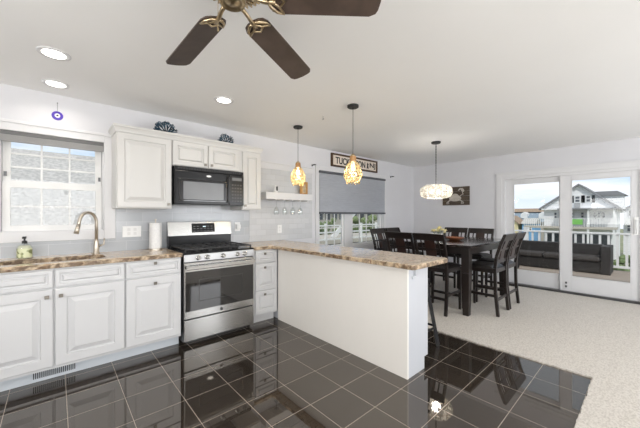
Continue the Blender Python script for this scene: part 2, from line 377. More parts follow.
# ---- dining window
b = B()
frame(b, 3.175, 5.105, .615, 2.10, .075, D-.022, D, 'XZ', tb=.085, tt=.07)
box(b, 3.89, 4.106, D+.01, D+.11, .70, 2.03)
frame(b, 3.25, 5.03, .70, 2.03, .015, D, D+.12, 'XZ')
w2 = st(mk('window_2', b, 'trim', bevel=.003))
sash('s', 3.265, 3.90, .715, 2.015, D+.04, w2, 3, 4, .045)
sash('s', 4.095, 5.015, .715, 2.015, D+.04, w2, 4, 4, .045)
t = thing('cellular_shade', 'blue-grey cellular shade lowered halfway over the wide dining window', 'window shade', (4.14, D-.03, 1.31))
b = B(); box(b, 3.235, 5.04, D-.06, D-.024, 1.985, 2.025); mk('head_rail', b, 'shade_rail', t, bevel=.003)
b = B(); n = 36; z0, z1 = 1.335, 1.985
prf = [(D-.028, z0)]
for i in range(n):
    a = z0+(z1-z0)*i/n; prf += [(D-.038, a), (D-.052, a+(z1-z0)/n*.5)]
prf += [(D-.038, z1), (D-.028, z1)]
prism(b, prf, 3.245, 5.03, 'YZ'); mk('pleated_fabric', b, 'shade', t)
b = B(); box(b, 3.24, 5.035, D-.06, D-.026, 1.305, 1.337); mk('bottom_rail', b, 'shade_rail', t, bevel=.003)

# ---- sliding door
b = B()
frame(b, -.045, 1.93, .012, 2.06, .09, XE-.022, XE, 'YZ', tb=.0001, tt=.08)
box(b, XE-.034, XE, -.06, 1.945, 2.045, 2.07)
frame(b, .05, 1.84, .0, 1.98, .045, XE, XE+.14, 'YZ', tb=.04)
dr = st(mk('door_1', b, 'trim', bevel=.003))
b = B(); box(b, XE-.03, XE+.14, .045, 1.845, -.01, .045); mk('door_track', b, 'steel_dark', dr, world=False)
def slide(y0, y1, gy0, gy1, x0, x1):
    b = B(); z0, z1 = .045, 1.935
    box(b, x0, x1, y0, gy0, z0, z1); box(b, x0, x1, gy1, y1, z0, z1); box(b, x0, x1, gy0, gy1, z0, .285); box(b, x0, x1, gy0, gy1, 1.856, z1)
    for a0, a1, c0, c1 in ((gy0, gy0+.012, .285, 1.856), (gy1-.012, gy1, .285, 1.856), (gy0, gy1, .285, .297), (gy0, gy1, 1.844, 1.856)):
        box(b, x0-.006, x0+.01, a0, a1, c0, c1)
    p = mk('door_panel', b, 'trim', dr, bevel=.003, world=False)
    b = B(); box(b, (x0+x1)/2-.003, (x0+x1)/2+.003, gy0, gy1, .285, 1.856); mk('door_glass', b, 'glass', p, world=False); return p
slide(.88, 1.80, 1.0, 1.672, XE+.07, XE+.11)
p = slide(.09, .995, .177, .849, XE+.02, XE+.06)
b = B(); tube(b, [(XE+.02, .125, 1.02), (XE-.03, .125, 1.04), (XE-.03, .125, 1.2), (XE+.02, .125, 1.22)], .009); mk('door_handle', b, 'white', p, smooth=True, world=False)
b = B(); box(b, XE+.008, XE+.02, .10, .15, 1.0, 1.26); mk('handle_plate', b, 'white', p, bevel=.003, world=False)
b = B()
for z in (.12, .18): box(b, XE+.005, XE+.022, .90, .925, z-.015, z+.015)
mk('foot_lock', b, 'steel_dark', p, world=False)

# rear windows (behind the photographer)
for i, (a0, a1, c0, c1) in enumerate(RW):
    b = B(); frame(b, a0-.08, a1+.08, c0-.08, c1+.08, .08, YS, YS+.02, 'XZ'); frame(b, a0, a1, c0, c1, .04, YS-.12, YS-.06, 'XZ')
    box(b, (a0+a1)/2-.03, (a0+a1)/2+.03, YS-.12, YS-.06, c0, c1)
    ww = st(mk('window_%d' % (i+3), b, 'trim'))
b = B(); frame(b, -.98, 1.58, .62, 2.28, .08, XW, XW+.02, 'YZ'); frame(b, -.9, 1.5, .7, 2.2, .04, XW-.12, XW-.06, 'YZ'); st(mk('window_5', b, 'trim'))

# ================================================================== CABINETS
def panel(bm, x0, x1, z0, z1, y, t=.02, rail=.055, flat=False):
    """raised-panel door or drawer front, back at y, front face towards -Y at y-t"""
    rings = [(0, 0), (0, -t+.004), (.004, -t), (rail, -t), (rail+.004, -t+.012), (rail+.012, -t+.013), (rail+(.048 if min(x1-x0, z1-z0) > .27 else .026), -t-.002)]
    vs = []
    for ins, dy in rings:
        vs.append([bm.verts.new((x, y+dy, z)) for x, z in ((x0+ins, z0+ins), (x1-ins, z0+ins), (x1-ins, z1-ins), (x0+ins, z1-ins))])
    bm.faces.new(vs[0][::-1]); bm.faces.new(vs[-1])
    for a, c in zip(vs, vs[1:]):
        for i in range(4): bm.faces.new((a[i], a[(i+1) % 4], c[(i+1) % 4], c[i]))
def knob(bm, x, y, z):
    lathe(bm, [(.006, 0), (.006, -.014)], (x, y, z), 10, 'Y'); box(bm, x-.013, x+.013, y-.024, y-.012, z-.013, z+.013)
CF = D-.61
def base_unit(label, x0, x1, items, group='white base cabinets', cat='cabinet'):
    t = thing('base_cabinet', label, cat, ((x0+x1)/2, D-.3, 0), 0, group)
    b = B(); box(b, x0+.0005, x1-.0005, D-.53, D-.001, 0, .10)
    if x1-x0 > .8:   # open carcass that leaves room for the sink bowl
        box(b, x0+.0005, x1-.0005, CF+.002, D-.001, .10, .64); box(b, x0+.0005, x1-.0005, CF+.002, CF+.02, .64, .874)
        box(b, x0+.0005, x0+.02, CF+.02, D-.001, .64, .874); box(b, x1-.02, x1-.0005, CF+.02, D-.001, .64, .874)
    else: box(b, x0+.0005, x1-.0005, CF+.002, D-.001, .10, .874)
    body = mk('cabinet_body', b, 'cab_low', t)
    for kind, a0, a1, c0, c1, kn in items:
        b = B(); panel(b, a0, a1, c0, c1, CF+.001, .02, .068 if kind == 'door' else (.026 if c1-c0 < .16 else .042))
        d = mk(kind, b, 'cab_low', t)
        if kn: b = B(); knob(b, kn[0], CF-.019, kn[1]); mk('knob', b, 'knobmetal', d, bevel=.002); 
    return t
base_unit('white base cabinet left of the sink base, cut off by the left edge', -.93, -.473, [('drawer', -.925, -.478, .728, .862, None), ('door', -.925, -.478, .125, .715, (-.52, .66))])
tb = base_unit('wide white sink base cabinet with a pair of raised-panel doors', -.473, .45, [
    ('drawer', -.468, -.017, .728, .862, None), ('drawer', -.005, .444, .728, .862, None),
    ('door', -.468, -.017, .125, .715, (-.051, .662)), ('door', -.005, .444, .125, .715, (.029, .662))])
base_unit('single-door white base cabinet immediately left of the gas range', .45, .912, [('drawer', .456, .906, .728, .862, (.68, .842)), ('door', .456, .906, .125, .715, (.68, .657))])
base_unit('narrow white three-drawer cabinet right of the gas range', 1.698, 2.03, [
    ('drawer', 1.722, 2.008, .722, .862, (1.839, .829)), ('drawer', 1.722, 2.008, .40, .712, (1.839, .666)), ('drawer', 1.722, 2.008, .125, .39, (1.839, .35))])
# toe kick strip and vent
b = B(); box(b, -.93, .912, D-.536, D-.53, .002, .098); st(mk('trim_2', b, 'toe'))
b = B(); box(b, -.145, .13, CF+.072, D-.536, .018, .09)
t = thing('floor_vent', 'white slotted heating vent in the toe kick under the sink', 'vent', (0, D-.538, .018))
mk('vent_frame', b, 'toe', t)
b = B()
for i in range(22): x = -.13+i*.0115; box(b, x, x+.006, CF+.069, CF+.072, .028, .08)
mk('vent_slots', b, 'iron', t)

UF = D-.33
def upper(label, x0, x1, z0, doors):
    t = thing('wall_cabinet', label, 'cabinet', ((x0+x1)/2, D-.15, z0), 0, 'white wall cabinets')
    b = B(); box(b, x0+.0005, x1-.0005, UF+.002, D-.001, z0, 2.075); mk('cabinet_body', b, 'cab', t)
    for a0, a1, c0, c1, kx, kz in doors:
        b = B(); panel(b, a0, a1, c0, c1, UF+.001, .02, .055 if c1-c0 > .4 else .045); d = mk('door', b, 'cab', t)
        b = B(); knob(b, kx, UF-.019, kz); mk('knob', b, 'knobmetal', d, bevel=.002)
    return t
upper('tall white wall cabinet with one big door, left of the microwave', .422, .905, 1.35, [(.428, .897, 1.358, 2.065, .868, 1.395)])
upper('short double-door white cabinet directly above the microwave', .905, 1.66, 1.805, [(.911, 1.276, 1.812, 2.065, 1.245, 1.845), (1.286, 1.652, 1.812, 2.065, 1.317, 1.845)])
upper('narrow white wall cabinet between the microwave and the open shelf', 1.70, 1.96, 1.35, [(1.706, 1.953, 1.358, 2.065, 1.732, 1.40)])
b = B(); box(b, 1.6605, 1.6995, UF+.003, D-.001, 1.805, 2.075)
tag(base(mk('cabinet_filler', b, 'cab'), (1.68, D-.15, 1.805)), 'slim white filler strip beside the short cabinet above the microwave', 'filler strip')
# crown: profile swept around front and sides
b = B()
prof = [(.0, 2.068), (.006, 2.070), (.008, 2.082), (.020, 2.108), (.027, 2.114), (.027, 2.134), (.0, 2.134)]
x0, x1 = .422, 1.96
rings = []
for px, py, nx, ny in ((x0, D-.001, -1, 0), (x0, UF-.0, -1, -1), (x1, UF-.0, 1, -1), (x1, D-.001, 1, 0)):
    rings.append([b.verts.new((px+nx*o, py+ny*o, z+.006)) for o, z in prof])
for a, c in zip(rings, rings[1:]):
    for i in range(len(prof)): b.faces.new((a[i], a[(i+1) % len(prof)], c[(i+1) % len(prof)], c[i]))
b.faces.new(rings[0]); b.faces.new(rings[-1][::-1])
box(b, x0+.002, x1-.002, UF+.002, D-.002, 2.12, 2.138)
tag(base(mk('crown_moulding', b, 'cab'), ((x0+x1)/2, D-.15, 2.076)), 'white crown moulding running along the top of the wall cabinets', 'moulding')

# ---- peninsula
t = thing('peninsula', 'long white kitchen peninsula base with plain back panel facing the kitchen', 'kitchen peninsula', (2.2, 2.4, 0))
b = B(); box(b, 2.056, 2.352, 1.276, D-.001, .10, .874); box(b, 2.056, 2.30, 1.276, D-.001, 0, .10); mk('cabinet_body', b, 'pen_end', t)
b = B(); box(b, 2.038, 2.056, 1.256, CF-.005, .0, .874); mk('back_panel', b, 'pen', t, bevel=.002)
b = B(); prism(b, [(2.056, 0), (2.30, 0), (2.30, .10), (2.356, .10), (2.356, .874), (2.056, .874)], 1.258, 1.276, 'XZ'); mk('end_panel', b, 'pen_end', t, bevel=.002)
b = B(); box(b, 2.13, 2.145, 1.236, 1.258, .80, .874); box(b, 2.10, 2.145, 1.246, 1.258, .775, .80); mk('countertop_bracket', b, 'pen_end', t, bevel=.003)

# ---- counters
def counter_poly(bm, poly, z0, z1, hole=None):
    """extruded outline with softened top edge; optional hole loop"""
    def rough(poly, amp):
        out_ = []
        for i, (p, q) in enumerate(zip(poly, poly[1:]+poly[:1])):
            n = max(1, int(math.dist(p, q)/.03))
            for k in range(n): out_.append((p[0]+(q[0]-p[0])*k/n, p[1]+(q[1]-p[1])*k/n))
        return out_
    pts = rough(poly, 0)
    n = len(pts)
    def nrm(i):
        a, c = pts[i-1], pts[(i+1) % n]; dx, dy = c[0]-a[0], c[1]-a[1]; l_ = math.hypot(dx, dy) or 1; return dy/l_, -dx/l_
    lv = [(z0, .004), (z0+.004, .0), (z1-.010, .0), (z1-.003, .003), (z1, .009)]
    rr = []
    for zi, (z, ins) in enumerate(lv):
        ring = []
        for i, p in enumerate(pts):
            nx, ny = nrm(i); j = random.uniform(-.0025, .0025) if 0 < zi < 4 and p[1] < D-.02 else 0
            yy = p[1]-ny*(ins+j); ring.append(bm.verts.new((p[0]-nx*(ins+j), min(yy, D-.0005), z)))
        rr.append(ring)
    for a, c in zip(rr, rr[1:]):
        for i in range(n): bm.faces.new((a[i], a[(i+1) % n], c[(i+1) % n], c[i]))
    if not hole:
        bm.faces.new(rr[-1]); bm.faces.new(rr[0][::-1])
    else:
        h0 = [bm.verts.new((x, y, z0)) for x, y in hole]; h1 = [bm.verts.new((x, y, z1)) for x, y in hole]
        m_ = len(hole)
        for i in range(m_): bm.faces.new((h0[i], h1[i], h1[(i+1) % m_], h0[(i+1) % m_]))
        for ring, hr in ((rr[-1], h1), (rr[0], h0)):
            es = []
            for R_ in (ring, hr):
                for i in range(len(R_)):
                    e = bm.edges.get((R_[i], R_[(i+1) % len(R_)])) or bm.edges.new((R_[i], R_[(i+1) % len(R_)])); es.append(e)
            bmesh.ops.triangle_fill(bm, use_beauty=True, use_dissolve=False, edges=es)
def edge_slot(o):
    o.data.materials.append(M['granite_edge'])
    for p in o.data.polygons:
        if abs(p.normal.z) < .75: p.material_index = 1
    return o
def rrect(x0, x1, y0, y1, r, seg=6):
    o = []
    for cx, cy, a0 in ((x1-r, y0+r, -90), (x1-r, y1-r, 0), (x0+r, y1-r, 90), (x0+r, y0+r, 180)):
        for k in range(seg+1): a = math.radians(a0+90*k/seg); o.append((cx+r*math.cos(a), cy+r*math.sin(a)))
    return o
hole = rrect(-.34, .33, 3.14, 3.46, .09)
b = B(); counter_poly(b, [(-.95, 3.028), (.918, 3.028), (.918, D-.0005), (-.95, D-.0005)], .876, .914, hole)
tag(base(edge_slot(mk('countertop', b, 'granite')), (0, 3.35, .876)), 'long beige granite countertop around the sink, left of the range', 'countertop')
b = B()
cor = [(2.535-.06+.06*math.sin(a), 1.15+.06-.06*math.cos(a)) for a in [PI/2*k/6 for k in range(7)]]
counter_poly(b, [(1.69, 3.028), (1.94, 3.028), (1.95, 3.0), (1.95, 1.165), (1.965, 1.15)]+cor+[(2.535, D-.0005), (1.69, D-.0005)], .876, .914)
tag(base(edge_slot(mk('countertop', b, 'granite')), (2.2, 2.4, .876)), 'brown-veined beige granite countertop of the peninsula, reaching the range', 'countertop')

# sink
t = thing('sink', 'undermount steel sink set in the granite below the window', 'sink', (0, 3.3, .66))
b = B(); ho = rrect(-.348, .338, 3.132, 3.468, .09); hb = rrect(-.30, .29, 3.18, 3.42, .07)
A = [b.verts.new((x, y, .875)) for x, y in ho]; Bb = [b.verts.new((x, y, .68)) for x, y in hb]
n = len(ho)
for i in range(n): b.faces.new((A[i], Bb[i], Bb[(i+1) % n], A[(i+1) % n]))
b.faces.new(Bb[::-1]); mk('basin', b, 'chrome', t, smooth=False)
b = B(); lathe(b, [(.04, .681), (.04, .684), (.02, .685)], (0, 3.3, 0), 16); mk('drain', b, 'steel_dark', t)

# faucet
t = thing('faucet', 'brushed nickel gooseneck pull-down faucet right of the sink', 'faucet', (.29, 3.545, .914))
b = B(); lathe(b, [(.030, .914), (.030, .922), (.024, .928), (.022, 1.0), (.019, 1.03), (.0145, 1.05)], (.29, 3.545, 0), 20); mk('faucet_body', b, 'nickel', t, smooth=True)
b = B(); dx, dy = -.135, -.125; pts = [(.29, 3.545, 1.04), (.29, 3.545, 1.21)]
for k in range(1, 13):
    a = PI*k/13*1.06; f = (1-math.cos(a))/2; pts.append((.29+dx*f, 3.545+dy*f, 1.21+.098*math.sin(a)))
pts.append((.29+dx*1.04, 3.545+dy*1.04, 1.185))
tube(b, pts, .0135, 12); mk('gooseneck', b, 'nickel', t, smooth=True)
b = B(); tube(b, [(.29+dx*1.03, 3.545+dy*1.03, 1.195), (.29+dx*1.16, 3.545+dy*1.16, 1.118)], [.016, .019], 14); mk('spray_head', b, 'nickel', t, smooth=True)
b = B(); tube(b, [(.31, 3.54, .985), (.345, 3.53, 1.0), (.35, 3.525, 1.06)], [.009, .008, .006], 10); mk('lever', b, 'nickel', t, smooth=True)

# soap bottle
t = thing('soap_bottle', 'squat green-labelled soap bottle with a black pump, left on the counter', 'soap bottle', (-.2, 3.56, .914))
b = B(); lathe(b, [(.043, .914), (.047, .918), (.047, 1.005), (.040, 1.025), (.018, 1.04), (.018, 1.045)], (-.2, 3.56, 0), 20); mk('bottle', b, 'clear', t, smooth=True)
b = B(); lathe(b, [(.043, .917), (.045, .92), (.045, 1.003), (.036, 1.023)], (-.2, 3.56, 0), 20); mk('liquid', b, varied('pale_soap', (.78, .78, .62), (.72, .72, .5), 8, .3), t, smooth=True)
b = B(); lathe(b, [(.0485, .925), (.0485, 1.0)], (-.2, 3.56, 0), 24, cap=False); mk('bottle_label', b, 'soap', t, smooth=True)
b = B(); lathe(b, [(.017, 1.04), (.017, 1.062), (.006, 1.066), (.006, 1.085)], (-.2, 3.56, 0), 12); box(b, -.212, -.188, 3.50, 3.575, 1.084, 1.10); mk('pump', b, 'ink', t)

# paper towel
t = thing('paper_towel_roll', 'white paper towel roll standing upright beside the range', 'paper towels', (.80, 3.55, .914))
b = B(); lathe(b, [(.068, .914), (.068, .924), (.062, .926)], (.80, 3.55, 0), 24); mk('holder_base', b, 'nickel', t)
b = B(); lathe(b, [(.058, .927), (.060, .93), (.060, 1.195), (.058, 1.20)], (.80, 3.55, 0), 32); mk('roll', b, 'paper', t, smooth=False)
b = B(); lathe(b, [(.006, 1.19), (.006, 1.225), (.011, 1.23), (.011, 1.24)], (.80, 3.55, 0), 12); mk('holder_post', b, 'nickel', t)

# outlets
def outlet(x, z, w_, label, y, duplex=2):
    t = thing('outlet', label, 'outlet', (x, y, z)); b = B(); box(b, x-w_/2, x+w_/2, y-.006, y, z-.058, z+.058); mk('cover_plate', b, 'white', t, bevel=.002)
    n = 2 if w_ > .1 else 1
    for i in range(n):
        cx = x + (i-(n-1)/2)*.055
        for dz in (-.022, .022):
            b = B(); box(b, cx-.014, cx+.014, y-.008, y-.006, z+dz-.015, z+dz+.015); mk('socket', b, 'sock', t, bevel=.002)
    return t
outlet(.60, 1.11, .17, 'wide white double outlet plate on grey tile beside the paper towels', D-.008)
t = outlet(1.80, 1.13, .075, 'white outlet with a plug-in device right of the range', D-.008)
b = B(); box(b, 1.775, 1.83, D-.05, D-.015, 1.10, 1.16); mk('plug_in_device', b, 'white', t, bevel=.006)
outlet(2.467, 1.08, .075, 'white outlet plate on white tile above the peninsula corner', D-.012)

# ================================================================== RANGE
RX0, RX1, RF = .926, 1.684, 3.012
t = thing('gas_range', 'stainless steel gas range with black oven glass and five knobs', 'stove', (1.305, 3.34, 0))
b = B(); box(b, RX0, RX1, RF+.03, 3.655, .035, .895); box(b, RX0+.04, RX1-.04, RF+.08, 3.6, 0, .035); mk('range_body', b, 'steel_dark', t)
b = B(); box(b, RX0, RX1, RF+.005, 3.60, .895, .912); mk('cooktop', b, 'black', t, bevel=.004)
b = B(); prism(b, [(RF+.03, .822), (RF-.002, .822), (RF+.006, .893), (RF+.03, .893)], RX0, RX1, 'YZ'); mk('control_panel', b, 'steel_panel', t, bevel=.002)
for kx in (1.062, 1.152, 1.318, 1.482, 1.566):
    b = B(); lathe(b, [(.024, -.001), (.024, -.008), (.019, -.012), (.018, -.034), (.015, -.037)], (kx, RF+.002, .857), 20, 'Y'); box(b, kx-.0035, kx+.0035, RF-.043, RF-.03, .842, .872)
    mk('burner_knob', b, 'chrome', t)
b = B(); box(b, RX0+.003, RX1-.003, RF, RF+.028, .262, .812); dd = mk('oven_door', b, 'chrome', t, bevel=.003)
b = B(); box(b, RX0+.012, RX1-.012, RF-.004, RF, .335, .725); mk('oven_window', b, 'oven', dd)
b = B(); frame(b, RX0+.14, RX1-.14, .42, .64, .006, RF-.0046, RF-.0036, 'XZ'); mk('inner_window_border', b, varied('window_border', (.06, .058, .056), None, 5, .2), dd)
b = B(); box(b, RX0+.01, RX1-.01, RF-.052, RF-.030, .748, .785)
for x in (RX0+.03, RX1-.06): box(b, x, x+.03, RF-.031, RF, .752, .781)
mk('door_handle', b, 'chrome', dd, bevel=.006)
b = B(); lathe(b, [(.016, 0), (.016, -.003), (.013, -.0035)], (1.301, RF, .298), 20, 'Y'); mk('round_badge', b, 'steel_dark', dd)
b = B(); box(b, RX0+.003, RX1-.003, RF, RF+.028, .045, .25); mk('storage_drawer', b, 'chrome', t, bevel=.003)
b = B(); box(b, RX0+.01, RX1-.01, 3.585, 3.655, .912, 1.045); bk = mk('backguard_base', b, 'black', t)
b = B(); prism(b, [(3.575, 1.045), (3.655, 1.045), (3.655, 1.205), (3.60, 1.205)], RX0+.005, RX1-.005, 'YZ'); bg_ = mk('backguard', b, 'chrome', t, bevel=.003)
b = B(); prism(b, [(3.5735, 1.08), (3.58, 1.08), (3.595, 1.185), (3.591, 1.185)], 1.19, 1.46, 'YZ'); ds = mk('control_display', b, 'black', bg_)
b = B()
for x in (1.318, 1.326, 1.336, 1.344): box(b, x, x+.005, 3.583, 3.588, 1.142, 1.152)
mk('clock_digits', b, emit('clock_glow', (.8, .95, 1), 2.5), ds)
gp = varied('grey_print', (.25, .25, .26), None, 5, .5)
for i in range(6):
    for k in range(3):
        if i in (2, 3) and k == 2: continue
        x = 1.205+i*.041; y = 3.5715+(.012+k*.028)*.167; b = B(); box(b, x, x+.022, y-.0005, y+.002, 1.092+k*.028, 1.097+k*.028); mk('button_mark', b, gp, ds)
# burners & grates
for i, (bx_, by_, r) in enumerate(((1.09, 3.17, .045), (1.09, 3.45, .038), (1.305, 3.31, .05), (1.52, 3.17, .045), (1.52, 3.45, .038))):
    b = B(); lathe(b, [(r, .912), (r, .922), (r*.75, .924), (r*.75, .931), (r*.6, .933)], (bx_, by_, 0), 20); mk('burner', b, 'iron', t)
for gx0, gx1 in ((.945, 1.19), (1.195, 1.415), (1.42, 1.665)):
    b = B(); y0, y1 = 3.04, 3.57; zc, zt = .942, .012
    for x in (gx0+.006, (gx0+gx1)/2, gx1-.006): bar(b, (x, y0, zc), (x, y1, zc), .011, zt)
    for y in (y0+.006, 3.17, 3.305, 3.45, y1-.006): bar(b, (gx0, y, zc), (gx1, y, zc), .011, zt, up=(0, 0, 1))
    for x in (gx0+.006, gx1-.006):
        for y in (y0+.01, y1-.01): box(b, x-.006, x+.006, y-.006, y+.006, .912, .94)
    mk('burner_grate', b, 'iron', t)

# ================================================================== MICROWAVE
MX0, MX1, MF = .916, 1.692, 3.275
t = thing('microwave', 'black over-the-range microwave hung under the short wall cabinet', 'microwave', (1.304, 3.45, 1.395))
b = B(); box(b, MX0, MX1, MF+.03, D-.012, 1.395, 1.80); mk('microwave_body', b, 'black', t)
b = B(); box(b, MX0, MX1, MF+.004, MF+.03, 1.76, 1.80); mk('top_vent', b, 'black', t, bevel=.003)
b = B()
for i in range(26): x = MX0+.03+i*.0275; box(b, x, x+.018, MF+.002, MF+.004, 1.772, 1.790)
mk('vent_slots', b, 'iron', t)
b = B(); box(b, MX0, 1.505, MF, MF+.03, 1.40, 1.756); dd = mk('microwave_door', b, 'black', t, bevel=.006)
b = B(); frame(b, .952, 1.478, 1.432, 1.668, .012, MF-.004, MF, 'XZ'); mk('window_border', b, 'oven', dd, bevel=.002)
b = B(); box(b, 1.0, 1.44, MF-.002, MF, 1.452, 1.642); mk('microwave_window', b, 'mwin', dd)
b = B(); box(b, 1.482, 1.500, MF-.035, MF-.022, 1.43, 1.73); box(b, 1.484, 1.498, MF-.023, MF, 1.44, 1.455); box(b, 1.484, 1.498, MF-.023, MF, 1.705, 1.72); mk('door_handle', b, 'black', dd, bevel=.004)
b = B(); lathe(b, [(.02, 0), (.02, -.002)], (0, 0, 0), 20, 'Y')
for v in b.verts: v.co.x = v.co.x*1.4+1.27; v.co.z = v.co.z*.55+1.715; v.co.y += MF
mk('oval_badge', b, 'white', dd)
b = B(); box(b, 1.512, MX1, MF, MF+.03, 1.40, 1.756); cp = mk('keypad_panel', b, 'black', t, bevel=.004)
b = B(); box(b, 1.545, 1.665, MF-.001, MF, 1.69, 1.725); mk('clock_window', b, 'mwin', cp)
kp = varied('keypad_print', (.05, .05, .053), None, 5, .4)
for i in range(4):
    for k in range(6): b = B(); box(b, 1.54+i*.034, 1.562+i*.034, MF-.0012, MF, 1.44+k*.038, 1.456+k*.038); mk('keypad_button', b, kp, cp)

# ================================================================== DECOR ON CABINETS / WALL
def coral(label, x, y, s, tilt):
    t = thing('coral_ornament', label, 'ornament', (x, y, 2.148), 0, 'blue coral ornaments on the cabinets')
    b = B(); box(b, x-.045*s, x+.045*s, y-.02, y+.02, 2.148, 2.158); mk('ornament_base', b, 'navy', t, bevel=.002)
    b = B(); rnd = random.Random(int(x*100))
    def br(p, a, l_, r, d):
        q = (p[0]+math.sin(a)*l_, p[1]+rnd.uniform(-.006, .006), p[2]+max(.15, math.cos(a))*l_)
        tube(b, [p, q], [r, r*.85], 6)
        if d == 0: return
        for da in ((-.35, .3) if d > 1 else (-.5, .5)): br(q, a+da+rnd.uniform(-.15, .15), l_*rnd.uniform(.5, .75), r*.85, d-1)
    for yy_ in (-.010, .010):
        for a in (-1.4, -.95, -.5, -.1, .3, .75, 1.2): br((x+math.sin(a)*.02*s, y+yy_, 2.158), a+tilt+yy_*10,   .068*s*(1.12-.25*abs(a)/1.4), .0085*s, 3)
    mk('coral_branches', b, 'navy', t)
coral('larger dark blue coral ornament on the tall cabinet, nearer the window', .87, 3.42, .72, -.1)
coral('smaller dark blue coral ornament on the cabinets, nearer the open shelf', 1.535, 3.42, .62, .2)

t = thing('evil_eye_ornament', 'blue and white glass eye disc hanging on the wall above the sink window', 'ornament', (.01, D-.002, 2.19))
b = B(); lathe(b, [(.041, 0), (.041, -.006), (.038, -.009)], (.01, D-.001, 2.205), 28, 'Y'); mk('blue_disc', b, 'blueeye', t)
b = B(); lathe(b, [(.020, -.009), (.018, -.0115)], (.01, D-.001, 2.205), 24, 'Y'); mk('white_ring', b, 'white', t)
b = B(); lathe(b, [(.008, -.0115), (.006, -.014)], (.01, D-.001, 2.205), 16, 'Y'); mk('pupil', b, 'ink', t)
b = B(); tube(b, [(.01, D-.004, 2.245), (.01, D-.004, 2.322)], .0012, 5); lathe(b, [(.004, 0), (.004, -.012)], (.01, D, 2.322), 8, 'Y'); mk('hanging_cord', b, 'steel_dark', t)

def text_mesh(txt, size, depth=.002):
    c = bpy.data.curves.new('lettering', 'FONT'); c.body = txt; c.size = size; c.extrude = depth; c.offset = .003; c.align_x = 'CENTER'; c.align_y = 'CENTER'
    o = bpy.data.objects.new('lettering', c); COL.objects.link(o); dg = bpy.context.evaluated_depsgraph_get()
    me = bpy.data.meshes.new_from_object(o.evaluated_get(dg)); bm = B(); bm.from_mesh(me)
    bpy.data.objects.remove(o); bpy.data.curves.remove(c); bpy.data.meshes.remove(me); return bm
t = thing('town_sign', 'long wood-framed sign reading TUCKERTON NJ above the dining window', 'sign', (4.16, D-.02, 2.13))
b = B(); box(b, 3.55, 4.77, D-.02, D-.001, 2.155, 2.335); mk('sign_board', b, 'signface', t)
b = B(); frame(b, 3.527, 4.795, 2.130, 2.360, .028, D-.04, D-.001, 'XZ'); mk('sign_frame', b, 'signframe', t, bevel=.002)
b = text_mesh('TUCKERTON', .155)
xs = [v.co.x for v in b.verts]; wd = max(xs)-min(xs); k = .80/wd; mid = (max(xs)+min(xs))/2; ym = (max(v.co.y for v in b.verts)+min(v.co.y for v in b.verts))/2; hh = max(v.co.y for v in b.verts)-min(v.co.y for v in b.verts)
for v in b.verts: v.co = Vector((4.03+(v.co.x-mid)*k, D-.023+v.co.z, 2.245+(v.co.y-ym)*.12/hh))
mk('lettering', b, 'ink', t)
b = text_mesh('NJ', .155); xs = [v.co.x for v in b.verts]; wd = max(xs)-min(xs); k = .175/wd; mid = (max(xs)+min(xs))/2; ym = (max(v.co.y for v in b.verts)+min(v.co.y for v in b.verts))/2; hh = max(v.co.y for v in b.verts)-min(v.co.y for v in b.verts)
for v in b.verts: v.co = Vector((4.655+(v.co.x-mid)*k, D-.023+v.co.z, 2.245+(v.co.y-ym)*.12/hh))
mk('lettering', b, 'ink', t)
b = B(); prism(b, [(4.468, 2.190), (4.545, 2.190), (4.530, 2.205), (4.522, 2.262), (4.532, 2.262), (4.532, 2.278), (4.520, 2.282), (4.5065, 2.305), (4.493, 2.282), (4.481, 2.278), (4.481, 2.262), (4.491, 2.262), (4.483, 2.205)], D-.025, D-.021, 'XZ'); mk('lighthouse_mark', b, 'ink', t)

# crab picture on east wall
t = thing('crab_picture', 'dark wooden board with a pale crab, hanging left of the sliding door', 'wall art', (XE-.02, 2.69, 1.49))
b = B()
for i in range(4): box(b, XE-.022, XE-.001, 2.415, 2.965, 1.492+i*.0955, 1.492+i*.0955+.0925)
mk('plank_board', b, 'crabboard', t)
b = B(); xf, xb = XE-.028, XE-.022
def blob(cy_, cz, ry, rz, rot=0, n=18):
    prism(b, [(cy_+ry*math.cos(a)*math.cos(rot)-rz*math.sin(a)*math.sin(rot), cz+ry*math.cos(a)*math.sin(rot)+rz*math.sin(a)*math.cos(rot)) for a in [2*PI*k/n for k in range(n)]], xf, xb, 'YZ')
blob(2.70, 1.635, .125, .065); xf -= .0015; blob(2.70, 1.66, .08, .07); xf += .0015
for sg in (1, -1):
    for k in range(3):
        y0 = 2.70+sg*(.07+.02*k); bar(b, ((xf+xb)/2, y0, 1.61-.005*k), ((xf+xb)/2, y0+sg*.07, 1.565-.01*k), .006, .022, (1, 0, 0)); bar(b, ((xf+xb)/2, y0+sg*.065, 1.572-.01*k), ((xf+xb)/2, y0+sg*.055, 1.515), .006, .018, (1, 0, 0))
bar(b, ((xf+xb)/2, 2.60, 1.68), ((xf+xb)/2, 2.53, 1.72), .006, .03, (1, 0, 0)); bar(b, ((xf+xb)/2, 2.535, 1.71), ((xf+xb)/2, 2.555, 1.77), .006, .03, (1, 0, 0))
blob(2.55, 1.80, .045, .028, .9); blob(2.61, 1.815, .038, .014, 2.4)
bar(b, ((xf+xb)/2, 2.80, 1.67), ((xf+xb)/2, 2.87, 1.69), .006, .03, (1, 0, 0)); blob(2.88, 1.725, .045, .024, 2.0)
mk('crab_cutout', b, 'crab', t)

